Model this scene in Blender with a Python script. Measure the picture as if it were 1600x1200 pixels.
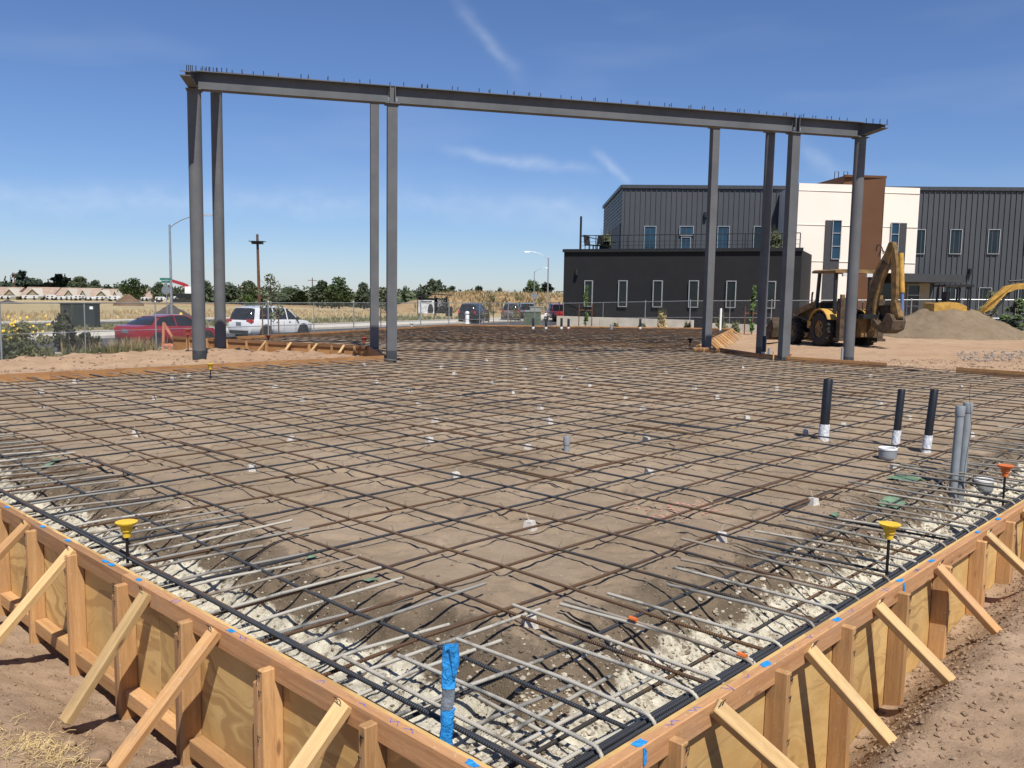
import bpy, bmesh, math, random
from mathutils import Vector, Matrix, noise
random.seed(7)
R = math.radians
V = Vector
sc = bpy.context.scene
for o in list(bpy.data.objects): bpy.data.objects.remove(o)

# ---------------------------------------------------------------- camera
F, EYE = 1350.0, 1.42            # focal length in pixels of a 1600 wide frame; eye above the top of the formwork (z = 0)
PITCH, ROLL = math.atan((600 - 460.7) / F), math.atan(.0171)
FW = V((0, math.cos(PITCH), -math.sin(PITCH)))
_r0, _u0 = V((1, 0, 0)), V((0, math.sin(PITCH), math.cos(PITCH)))
RT = _r0 * math.cos(ROLL) + _u0 * math.sin(ROLL)
UP = _u0 * math.cos(ROLL) - _r0 * math.sin(ROLL)
CAM = V((0, 0, EYE))
cam = bpy.data.cameras.new('camera'); co = bpy.data.objects.new('camera', cam); sc.collection.objects.link(co)
cam.sensor_width = 36; cam.lens = F / 1600 * 36; cam.clip_start = .05; cam.clip_end = 9000
m3 = Matrix((RT, UP, -FW)).transposed().to_4x4(); m3.translation = CAM; co.matrix_world = m3
sc.camera = co
def ray(x, y): return FW + RT * ((x - 800) / F) - UP * ((y - 600) / F)
def at(x, y, z=0.0):             # survey helper: the world point at height z seen at photo position x, y
    d = ray(x, y); return CAM + d * ((z - EYE) / d.z)
def atY(x, y, Y):
    d = ray(x, y); return CAM + d * (Y / d.y)

# ---------------------------------------------------------------- sky and sun
SUN_AZ, SUN_EL = math.atan2(.32, -.947), R(56)       # measured from +Y towards +X
w = bpy.data.worlds.new('World'); sc.world = w; w.use_nodes = True; w.cycles.sampling_method = 'MANUAL'; w.cycles.sample_map_resolution = 256
nt = w.node_tree; N = nt.nodes; L = nt.links; N.clear()
out = N.new('ShaderNodeOutputWorld'); bg = N.new('ShaderNodeBackground'); sky = N.new('ShaderNodeTexSky')
sky.sky_type = 'NISHITA'; sky.sun_disc = False; sky.sun_elevation = SUN_EL; sky.sun_rotation = SUN_AZ
sky.altitude = 500; sky.air_density = 1.0; sky.dust_density = .2; sky.ozone_density = 6.0
bg.inputs['Strength'].default_value = .075
tc = N.new('ShaderNodeTexCoord')
def wm(op, a, b=None, c=None):
    n = N.new('ShaderNodeMath'); n.operation = op
    for i, q in enumerate((a, b, c)):
        if q is None: continue
        if isinstance(q, (int, float)): n.inputs[i].default_value = q
        else: L.new(q, n.inputs[i])
    return n.outputs[0]
def wdot(vec):
    n = N.new('ShaderNodeVectorMath'); n.operation = 'DOT_PRODUCT'; L.new(tc.outputs['Generated'], n.inputs[0]); n.inputs[1].default_value = vec
    return n.outputs['Value']
def wnoise(scale, stretch, detail=5):
    mp = N.new('ShaderNodeMapping'); mp.inputs['Scale'].default_value = stretch; L.new(tc.outputs['Generated'], mp.inputs['Vector'])
    n = N.new('ShaderNodeTexNoise'); n.inputs['Scale'].default_value = scale; n.inputs['Detail'].default_value = detail; L.new(mp.outputs[0], n.inputs['Vector'])
    return n.outputs['Fac']
def streak(p0, p1, width, amt):                       # a thin trail of ice cloud along a great circle
    a, b = ray(*p0).normalized(), ray(*p1).normalized()
    n = a.cross(b).normalized(); mid = ((a + b) / 2).normalized(); half = a.angle(b) / 2; t = n.cross(mid)
    dist = wm('ADD', wdot(n), wm('MULTIPLY', wm('SUBTRACT', N_A, .5), width * 2.2))
    g = wm('POWER', 2.718, wm('MULTIPLY', wm('POWER', wm('DIVIDE', wm('ABSOLUTE', dist), width), 2.0), -1.0))
    al = wm('SUBTRACT', 1.0, wm('MINIMUM', wm('POWER', wm('DIVIDE', wm('ABSOLUTE', wdot(t)), half * 1.1), 2.0), 1.0))
    fr = wm('GREATER_THAN', wdot(mid), .5)
    tx = wm('MULTIPLY', N_B, 1.7)
    return wm('MULTIPLY', wm('MULTIPLY', wm('MULTIPLY', g, al), wm('MULTIPLY', tx, amt)), fr)
N_A, N_B = wnoise(30, (1, 1, 1), 2), wnoise(45, (1, 1, 1.5), 3)
tot = None
for s in [((705, -5), (820, 128), .0075, .14), ((690, 235), (935, 268), .006, .24), ((925, 232), (985, 288), .0045, .24),
          ((-300, 300), (560, 320), .014, .17), ((420, 318), (950, 322), .012, .12), ((1240, 215), (1320, 285), .008, .14),
          ((820, 330), (960, 352), .016, .10)]:
    v = streak(*s); tot = v if tot is None else wm('ADD', tot, v)
sep = N.new('ShaderNodeSeparateXYZ'); L.new(tc.outputs['Generated'], sep.inputs[0])
band = wm('MULTIPLY', wm('SUBTRACT', wnoise(3.2, (1, 1, 5), 3), .52), .28)
band = wm('MAXIMUM', band, 0.0)
tot = wm('MINIMUM', wm('ADD', tot, band), .6)
mx = N.new('ShaderNodeMixRGB'); L.new(tot, mx.inputs['Fac']); tint = N.new('ShaderNodeMixRGB'); tint.blend_type = 'MULTIPLY'; tint.inputs['Fac'].default_value = 1; tint.inputs['Color2'].default_value = (.93, .99, 1.19, 1); L.new(sky.outputs[0], tint.inputs['Color1']); L.new(tint.outputs[0], mx.inputs['Color1']); mx.inputs['Color2'].default_value = (9.5, 10.2, 11.2, 1)
L.new(mx.outputs[0], bg.inputs['Color']); L.new(bg.outputs[0], out.inputs['Surface'])
sl = bpy.data.lights.new('sun', 'SUN'); sl.energy = 5.0; sl.angle = R(.53); sl.color = (1, .955, .88)
so = bpy.data.objects.new('sun', sl); sc.collection.objects.link(so)
SUN = V((math.sin(SUN_AZ) * math.cos(SUN_EL), math.cos(SUN_AZ) * math.cos(SUN_EL), math.sin(SUN_EL)))
so.rotation_euler = SUN.to_track_quat('Z', 'Y').to_euler(); so.location = (20, -30, 50)
sc.view_settings.view_transform = 'Standard'; sc.view_settings.look = 'None'; sc.view_settings.gamma = 1
sc.view_settings.use_curve_mapping = False; sc.view_settings.exposure = 0.26
sc.render.engine = 'CYCLES'; sc.cycles.max_bounces = 5; sc.cycles.diffuse_bounces = 3; sc.cycles.glossy_bounces = 3; sc.cycles.transmission_bounces = 2; sc.cycles.caustics_reflective = False; sc.cycles.caustics_refractive = False

# ---------------------------------------------------------------- materials
def newmat(name):
    m = bpy.data.materials.new(name); m.use_nodes = True
    return m, m.node_tree.nodes, m.node_tree.links, m.node_tree.nodes['Principled BSDF']
class G:                                               # small node-graph helper
    def __init__(s, name):
        s.m, s.N, s.L, s.b = newmat(name); s.tc = s.N.new('ShaderNodeTexCoord'); s.oi = s.N.new('ShaderNodeObjectInfo')
        s.vec = s.tc.outputs['Object']
    def set(s, sock, v):
        if isinstance(v, (int, float)): sock.default_value = v
        elif isinstance(v, (tuple, list)): sock.default_value = (*v, 1) if len(v) == 3 and sock.type == 'RGBA' else v
        else: s.L.new(v, sock)
    def mapv(s, scale, rnd=0, loc=(0, 0, 0)):
        mp = s.N.new('ShaderNodeMapping'); mp.inputs['Scale'].default_value = scale; mp.inputs['Location'].default_value = loc; s.L.new(s.vec, mp.inputs[0])
        if rnd:
            a = s.N.new('ShaderNodeVectorMath'); a.operation = 'MULTIPLY_ADD'; s.L.new(s.oi.outputs['Random'], a.inputs[0]); a.inputs[1].default_value = (rnd, rnd * .7, rnd * 1.3); s.L.new(mp.outputs[0], a.inputs[2])
            return a.outputs[0]
        return mp.outputs[0]
    def noise(s, scale=5, detail=4, rough=.55, vec=None, dist=0):
        n = s.N.new('ShaderNodeTexNoise'); n.inputs['Scale'].default_value = scale; n.inputs['Detail'].default_value = detail; n.inputs['Roughness'].default_value = rough; n.inputs['Distortion'].default_value = dist
        s.L.new(vec if vec is not None else s.vec, n.inputs['Vector']); return n.outputs['Fac']
    def voro(s, scale=5, vec=None, feature='F1', out='Distance'):
        n = s.N.new('ShaderNodeTexVoronoi'); n.feature = feature; n.inputs['Scale'].default_value = scale; s.L.new(vec if vec is not None else s.vec, n.inputs['Vector']); return n.outputs[out]
    def wave(s, scale, dist, vec=None, typ='BANDS', dire='X', dscale=1):
        n = s.N.new('ShaderNodeTexWave'); n.wave_type = typ; n.inputs['Scale'].default_value = scale; n.inputs['Distortion'].default_value = dist; n.inputs['Detail'].default_value = 3; n.inputs['Detail Scale'].default_value = dscale
        if typ == 'BANDS': n.bands_direction = dire
        else: n.rings_direction = dire
        s.L.new(vec if vec is not None else s.vec, n.inputs['Vector']); return n.outputs['Fac']
    def math(s, op, a, b=0.0, c=None):
        n = s.N.new('ShaderNodeMath'); n.operation = op; s.set(n.inputs[0], a); s.set(n.inputs[1], b)
        if c is not None: s.set(n.inputs[2], c)
        return n.outputs[0]
    def ramp(s, f, lo, hi):                            # smooth 0..1 between lo and hi
        n = s.N.new('ShaderNodeMapRange'); n.interpolation_type = 'SMOOTHSTEP'; s.set(n.inputs[0], f); n.inputs[1].default_value = lo; n.inputs[2].default_value = hi; return n.outputs[0]
    def mix(s, f, a, b, mode='MIX'):
        n = s.N.new('ShaderNodeMixRGB'); n.blend_type = mode; s.set(n.inputs[0], f); s.set(n.inputs[1], a); s.set(n.inputs[2], b); return n.outputs[0]
    def attr(s, name):
        n = s.N.new('ShaderNodeAttribute'); n.attribute_name = name; return n.outputs['Fac']
    def bump(s, h, strength=.3, dist=.02):
        n = s.N.new('ShaderNodeBump'); n.inputs['Strength'].default_value = strength; n.inputs['Distance'].default_value = dist; s.L.new(h, n.inputs['Height']); s.L.new(n.outputs[0], s.b.inputs['Normal'])
    def done(s, col, rough=.8, metal=0.0, spec=.4):
        s.set(s.b.inputs['Base Color'], col); s.set(s.b.inputs['Roughness'], rough); s.set(s.b.inputs['Metallic'], metal); s.b.inputs['Specular IOR Level'].default_value = spec
        return s.m
def plain(name, col, rough=.6, metal=0.0, var=.12, scale=6, bump=0.0, bscale=40, rnd=0.0, spec=.4):
    g = G(name); lo = tuple(c * (1 - var) for c in col); hi = tuple(min(1, c * (1 + var)) for c in col)
    c = g.mix(g.ramp(g.noise(scale, 5, .6, g.mapv((1, 1, 1), 7)), .3, .7), lo, hi)
    if rnd: c = g.mix(g.math('MULTIPLY', g.oi.outputs['Random'], rnd), c, (0.02, .02, .02))
    if bump: g.bump(g.noise(bscale, 5, .6), bump, .02)
    return g.done(c, rough, metal, spec)
def wood(name, a, b, knot=(.16, .07, .03), stain=.25):
    g = G(name); v = g.mapv((1.3, 26, 26), 9)
    f = g.noise(1.6, 6, .62, v, .6); c = g.mix(g.ramp(f, .28, .72), a, b)
    fine = g.noise(6, 3, .6, g.mapv((3, 120, 120), 9)); c = g.mix(g.math('MULTIPLY', g.ramp(fine, .48, .70), .55), c, tuple(k * .55 for k in a))
    kv = g.voro(1.0, g.mapv((2.6, 9, 9), 13)); c = g.mix(g.math('MULTIPLY', g.ramp(kv, .13, .05), .75), c, knot)
    st = g.noise(2.2, 5, .6, g.mapv((1, 1, 1), 21)); c = g.mix(g.math('MULTIPLY', g.ramp(st, .5, .75), stain), c, (.30, .20, .13))
    sp = g.noise(1.0, 3, .6, g.mapv((55, 55, 55), 31)); c = g.mix(g.math('MULTIPLY', g.ramp(sp, .64, .72), .55), c, (.50, .45, .37)); md = g.noise(3.2, 6, .7, g.mapv((1, 1, 1), 41)); c = g.mix(g.math('MULTIPLY', g.ramp(md, .56, .72), .4), c, (.27, .19, .125))
    rv = g.math('MULTIPLY_ADD', g.oi.outputs['Random'], .44, .72); c = g.mix(1.0, c, g.mix(1.0, (1, 1, 1), (1, 1, 1)), 'MULTIPLY'); hs = g.N.new('ShaderNodeHueSaturation'); g.L.new(rv, hs.inputs['Value']); g.L.new(c, hs.inputs['Color'])
    g.bump(f, .25, .004); return g.done(hs.outputs[0], .72, 0, .3)
def plywood(name, a, b):
    g = G(name); n0 = g.noise(1.2, 3, .5, g.mapv((1, 1, 2.2), 9)); sw = g.N.new('ShaderNodeVectorMath'); sw.operation = 'MULTIPLY_ADD'; g.L.new(n0, sw.inputs[0]); sw.inputs[1].default_value = (.3, 0, 1.1); g.L.new(g.mapv((1, 1, 1), 9), sw.inputs[2])
    n_ = g.noise(1.0, 6, .62, g.mapv((2.2, 1, 2.2), 9), 1.0); fine = g.noise(1.0, 4, .6, g.mapv((3.5, 1, 95), 9))
    mp = g.N.new('ShaderNodeMapping'); mp.inputs['Scale'].default_value = (.8, 1, 13); g.L.new(sw.outputs[0], mp.inputs[0]); gr_ = g.noise(1.0, 4, .55, mp.outputs[0])
    c = g.mix(g.ramp(g.math('ADD', g.math('MULTIPLY', n_, .55), g.math('MULTIPLY', gr_, .5)), .36, .70), a, b)
    c = g.mix(g.math('MULTIPLY', g.ramp(gr_, .48, .62), .75), c, (.37, .205, .075)); c = g.mix(g.math('MULTIPLY', g.ramp(fine, .55, .78), .22), c, (.30, .17, .07))
    kv = g.voro(1.0, g.mapv((2.0, 3, 2.6), 3)); c = g.mix(g.math('MULTIPLY', g.ramp(kv, .06, .02), .8), c, (.12, .06, .03))
    st = g.noise(1.7, 6, .65, g.mapv((1, 1, 1), 17)); c = g.mix(g.math('MULTIPLY', g.ramp(st, .52, .72), .40), c, (.30, .195, .095))
    hs = g.N.new('ShaderNodeHueSaturation'); g.L.new(g.math('MULTIPLY_ADD', g.oi.outputs['Random'], .25, .87), hs.inputs['Value']); g.L.new(c, hs.inputs['Color'])
    g.bump(fine, .15, .003); return g.done(hs.outputs[0], .75, 0, .25)
M = {}
M['plate'] = wood('fir plate wood', (.36, .178, .080), (.50, .275, .128), stain=.6)
M['stud'] = wood('fir stud wood', (.44, .235, .098), (.58, .345, .155), stain=.35)
M['brace'] = wood('pale pine wood', (.52, .335, .145), (.66, .45, .215), stain=.35)
M['platedark'] = wood('weathered brown plate wood', (.22, .105, .048), (.32, .165, .078), stain=.5)
M['ply'] = plywood('form plywood', (.53, .325, .118), (.70, .48, .20))
M['plyred'] = plywood('weathered plywood', (.28, .138, .058), (.38, .195, .085))
M['tape'] = plain('blue painters tape', (.022, .27, .66), .6, var=.25, scale=40, bump=.8, bscale=45)
M['greytape'] = plain('grey duct tape', (.16, .19, .22), .5, var=.2, scale=30, bump=.4, bscale=60)
M['ink'] = plain('blue crayon', (.10, .13, .40), .7, var=.4, scale=60)
M['nail'] = plain('dark nail steel', (.03, .025, .025), .5, .6)
M['sprayed'] = plain('sprayed pink paint', (.52, .25, .19), .9, var=.2); M['pinkpaint'] = plain('pink marking paint', (.75, .16, .15), .8, var=.3, scale=20)
def rebar_mat(name, steel, rust, amt, dust=0.0, period=.0115):
    g = G(name); v = g.mapv((1, 1, 1), 11)
    f = g.noise(1.3, 6, .6, v); thr = g.math('SUBTRACT', .78 - amt * .5, g.math('MULTIPLY', g.oi.outputs['Random'], .34))
    k = g.N.new('ShaderNodeMapRange'); k.interpolation_type = 'SMOOTHSTEP'; g.L.new(f, k.inputs[0]); g.L.new(thr, k.inputs[1]); g.L.new(g.math('ADD', thr, .14), k.inputs[2])
    c = g.mix(k.outputs[0], steel, rust); c = g.mix(g.math('MULTIPLY', g.noise(60, 3), .5), c, tuple(q * .5 for q in steel))
    if dust: c = g.mix(g.math('MULTIPLY', g.ramp(g.noise(5, 5, .65, v), .30, .52), dust), c, (.53, .49, .41))
    r = g.math('SINE', g.math('MULTIPLY', g.attr('arc'), 2 * math.pi / period)); g.bump(r, .9, .004)
    return g.done(c, .6, .1 if dust else .25, .45)
M['rebar'] = rebar_mat('mat rebar steel', (.062, .066, .076), (.20, .105, .05), .26)
M['rebar2'] = rebar_mat('browned rebar steel', (.078, .068, .058), (.21, .115, .054), .58)
M['dowel'] = rebar_mat('dust coated dowel steel', (.10, .098, .095), (.20, .15, .10), .2, .75, 1e3)
M['dowel2'] = rebar_mat('dark dowel steel', (.075, .076, .08), (.17, .11, .065), .3, .40, 1e3)
M['block'] = plain('concrete spacer', (.52, .49, .44), .9, var=.15, scale=40, bump=.4, bscale=80)
M['yellowcap'] = plain('yellow plastic', (.72, .46, .035), .5, var=.12, scale=20)
M['orangecap'] = plain('orange plastic', (.62, .15, .035), .5, var=.12, scale=20)
M['redcap'] = plain('faded red plastic', (.42, .09, .05), .5, var=.12, scale=20)
M['abs'] = plain('black pipe plastic', (.013, .014, .016), .4, var=.2, scale=10)
M['wrap'] = plain('white pipe wrap', (.66, .68, .70), .55, var=.18, scale=25, bump=.6, bscale=35)
M['pvc'] = plain('grey conduit plastic', (.235, .255, .27), .45, var=.1, scale=10)
M['greenpoly'] = plain('green vapour sheet', (.13, .21, .13), .5, var=.3, scale=9, bump=.5, bscale=9)
def steel_mat():
    g = G('grey primed steel'); c = g.mix(g.ramp(g.noise(1.6, 6, .6), .3, .7), (.102, .106, .112), (.130, .134, .140))
    c = g.mix(g.math('MULTIPLY', g.ramp(g.noise(1.0, 5, .7, g.mapv((5, 5, .8))), .56, .74), .35), c, (.10, .085, .075)); c = g.mix(g.math('MULTIPLY', g.ramp(g.noise(16, 4, .7), .68, .76), .55), c, (.30, .30, .29))
    c = g.mix(g.math('MULTIPLY', g.ramp(g.noise(9, 5, .7), .68, .75), .5), c, (.17, .085, .05)); return g.done(c, .75, 0, .12)
M['steel'] = steel_mat()
M['steeldark'] = plain('dark base primer', (.04, .045, .05), .6, 0, var=.25, scale=6)
M['bolt'] = plain('stud steel', (.05, .055, .07), .5, .5)
M['galv'] = plain('galvanised steel', (.36, .38, .39), .45, .6, var=.12, scale=5)
M['wire'] = plain('galvanised wire', (.20, .205, .205), .6, .3, var=.1)
M['concrete'] = plain('pale concrete', (.50, .46, .39), .9, var=.12, scale=1.5, bump=.2, bscale=8)
M['asphalt'] = plain('asphalt', (.055, .056, .06), .9, var=.25, scale=.8, bump=.3, bscale=40)
M['white'] = plain('white paint', (.80, .80, .79), .35, var=.03, spec=.5)
M['rubber'] = plain('black rubber', (.016, .016, .017), .8, var=.25)
M['dirtrubber'] = plain('dusty rubber', (.030, .027, .024), .9, var=.5, scale=5)
M['chrome'] = plain('wheel alloy', (.45, .46, .47), .3, .9, var=.05)
M['carglass'] = plain('dark car glass', (.012, .014, .017), .08, 0, var=.1, spec=.6)
M['redlamp'] = plain('red lamp lens', (.45, .012, .012), .2, var=.1, spec=.6)
M['lamp'] = plain('clear lamp lens', (.6, .6, .58), .15, var=.05, spec=.7)
M['blackplastic'] = plain('black plastic', (.02, .02, .021), .6, var=.2)
M['blackmetal'] = plain('black painted metal', (.016, .017, .019), .5, var=.2)
M['mach'] = plain('machine yellow paint', (.175, .108, .040), .7, 0, var=.45, scale=4, bump=.1, bscale=12)  # dusty yellow, darkened in the colour for the backhoe's shaded side
M['mach2'] = plain('bright machine yellow', (.44, .255, .050), .55, 0, var=.25, scale=4)
M['machgrime'] = plain('grimy machine steel', (.070, .048, .029), .8, 0, var=.45, scale=6, bump=.2, bscale=15)
M['blue'] = plain('blue cylinder sleeve', (.10, .16, .36), .4, var=.1)
M['pileA'] = None

def ground_mat(name, a, b, c, s1=.5, s2=6, pebble=.0, bumpd=.03, bs=14):
    g = G(name); n1 = g.noise(s1, 6, .6); n2 = g.noise(s2, 6, .65); n3 = g.noise(60, 4, .7)
    col = g.mix(g.ramp(n1, .35, .66), a, b); col = g.mix(g.math('MULTIPLY', g.ramp(n2, .42, .72), .6), col, c)
    col = g.mix(g.math('MULTIPLY', g.ramp(n3, .5, .8), .4), col, tuple(k * .5 for k in c))
    if pebble: col = g.mix(g.math('MULTIPLY', g.ramp(g.voro(38), .22, .10), pebble), col, tuple(min(1, k * 1.5) for k in a))
    g.bump(g.math('ADD', g.math('MULTIPLY', g.noise(bs, 8, .7), .7), g.math('MULTIPLY', g.noise(85, 4, .7), .3)), .75, bumpd); return g.done(col, .95, 0, .15)
M['dirt'] = ground_mat('bare brown dirt', (.325, .222, .142), (.395, .282, .188), (.235, .155, .096), pebble=.35)
M['reddirt'] = ground_mat('orange graded dirt', (.385, .25, .152), (.445, .305, .195), (.29, .185, .112), .22, 2.2, bumpd=.06, bs=7)
M['field'] = ground_mat('dry field', (.40, .31, .165), (.46, .37, .21), (.29, .225, .13), .035, .35, bumpd=.3, bs=1.2)
M['verge'] = ground_mat('weedy verge', (.22, .19, .11), (.30, .25, .15), (.13, .14, .065), .2, 1.6, bumpd=.2, bs=3)
M['hill'] = ground_mat('dry grass hillside', (.33, .215, .105), (.40, .28, .15), (.20, .145, .075), .10, .55, bumpd=.4, bs=1.2)
M['sandpile'] = ground_mat('grey brown sand', (.188, .140, .090), (.228, .174, .118), (.150, .110, .070), .8, 4, bumpd=.04, bs=9)
M['spoil'] = ground_mat('brown spoil', (.15, .095, .06), (.19, .125, .08), (.12, .075, .05), .3, 1, bumpd=.2, bs=2)
M['gravelpile'] = ground_mat('dark gravel', (.075, .065, .058), (.10, .09, .08), (.06, .05, .045), .5, 2, bumpd=.1, bs=4)
def bed_mat():
    g = G('sand and gravel bed'); gr = g.attr('gravel'); n1 = g.noise(.7, 6, .6); n2 = g.noise(5, 6, .65); n3 = g.noise(120, 4, .75); ed = g.noise(7, 6, .7)
    sand = g.mix(g.ramp(n1, .35, .65), (.270, .203, .137), (.345, .265, .186)); sand = g.mix(g.math('MULTIPLY', g.ramp(g.noise(.33, 5, .6, g.mapv((1, 1, 1), 0, (3, 5, 0))), .50, .68), .45), sand, (.195, .145, .098)); sand = g.mix(g.math('MULTIPLY', g.ramp(n2, .45, .72), .5), sand, (.265, .195, .125))
    sand = g.mix(g.math('MULTIPLY', g.ramp(n3, .56, .78), .45), sand, (.16, .105, .065)); sand = g.mix(g.math('MULTIPLY', g.ramp(g.noise(95, 3, .7), .62, .78), .5), sand, (.5, .40, .30))
    soil = g.mix(g.ramp(n2, .35, .68), (.125, .095, .065), (.19, .145, .10)); soil = g.mix(g.math('MULTIPLY', g.ramp(g.voro(42), .25, .1), .5), soil, (.30, .25, .19))
    lime = g.mix(g.ramp(g.noise(16, 6, .7), .35, .7), (.50, .46, .36), (.73, .685, .555)); lime = g.mix(g.math('MULTIPLY', g.ramp(g.noise(19, 6, .75), .50, .62), .72), lime, (.22, .18, .125))
    e = g.math('ADD', gr, g.math('MULTIPLY', g.math('SUBTRACT', ed, .5), .9))
    c = g.mix(g.ramp(e, .18, .42), g.mix(g.math('MULTIPLY', g.ramp(g.voro(55), .24, .08), .30), sand, (.50, .42, .32)), soil); c = g.mix(g.ramp(e, .86, 1.02), c, lime)
    g.bump(g.math('ADD', g.math('MULTIPLY', g.noise(22, 8, .7), .7), g.math('MULTIPLY', n3, .35)), .85, .03); return g.done(c, .95, 0, .15)
M['bed'] = bed_mat()
M['stone'] = plain('pale gravel stones', (.39, .345, .27), .95, var=.38, scale=14, bump=.3, bscale=60)
M['clod'] = plain('brown dirt clods', (.245, .165, .105), .95, var=.3, scale=8, bump=.5, bscale=40)
M['straw'] = plain('dry straw', (.50, .37, .17), .8, var=.3, scale=3)
def leaf(name, a, b, sc_=1.0):
    g = G(name); c = g.mix(g.ramp(g.noise(sc_, 4, .7), .35, .65), a, b); hs = g.N.new('ShaderNodeHueSaturation'); g.L.new(g.math('MULTIPLY_ADD', g.oi.outputs['Random'], .5, .75), hs.inputs['Value']); g.L.new(c, hs.inputs['Color'])
    return g.done(hs.outputs[0], .65, 0, .25)
M['leafdark'] = leaf('dark oak leaves', (.036, .050, .026), (.084, .104, .050), .25)
M['leafmid'] = leaf('mid green leaves', (.045, .068, .026), (.095, .13, .05), .3)
M['leafconifer'] = leaf('conifer needles', (.014, .025, .016), (.035, .05, .028), .3)
M['leafgrey'] = leaf('grey green leaves', (.07, .08, .045), (.13, .14, .075), 2)
M['leafplum'] = leaf('dark purple green leaves', (.022, .024, .018), (.06, .065, .04), 3)
M['leafweed'] = leaf('weedy stems', (.10, .11, .045), (.20, .19, .085), 3)
M['leafgreen'] = leaf('young green leaves', (.06, .11, .025), (.12, .18, .05), 3)
M['flower'] = plain('yellow flowers', (.80, .50, .03), .6, var=.15, scale=5)
M['drygrass'] = leaf('dry grass blades', (.30, .215, .105), (.45, .345, .19), 2)
M['bark'] = plain('brown bark', (.11, .075, .05), .9, var=.3, scale=6)
M['polewood'] = plain('weathered pole wood', (.12, .055, .03), .85, var=.3, scale=3)
def car_paint(name, col): 
    g = G(name); g.b.inputs['Coat Weight'].default_value = .8 if max(col) > .1 else .3; g.b.inputs['Coat Roughness'].default_value = .05
    d = g.mix(g.math('MULTIPLY', g.ramp(g.noise(2.5, 5), .4, .75), .08), col, (.25, .21, .16)); return g.done(d, .4, .15, .5)
M['carred'] = car_paint('dark red car paint', (.30, .008, .020)); M['carwhite'] = car_paint('white car paint', (.84, .84, .83)); M['carblack'] = car_paint('black car paint', (.012, .012, .014))
M['cartan'] = car_paint('tan brown car paint', (.10, .085, .065)); M['carsilver'] = car_paint('silver blue car paint', (.30, .33, .38)); M['carcrimson'] = car_paint('bright red car paint', (.35, .012, .02))

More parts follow.
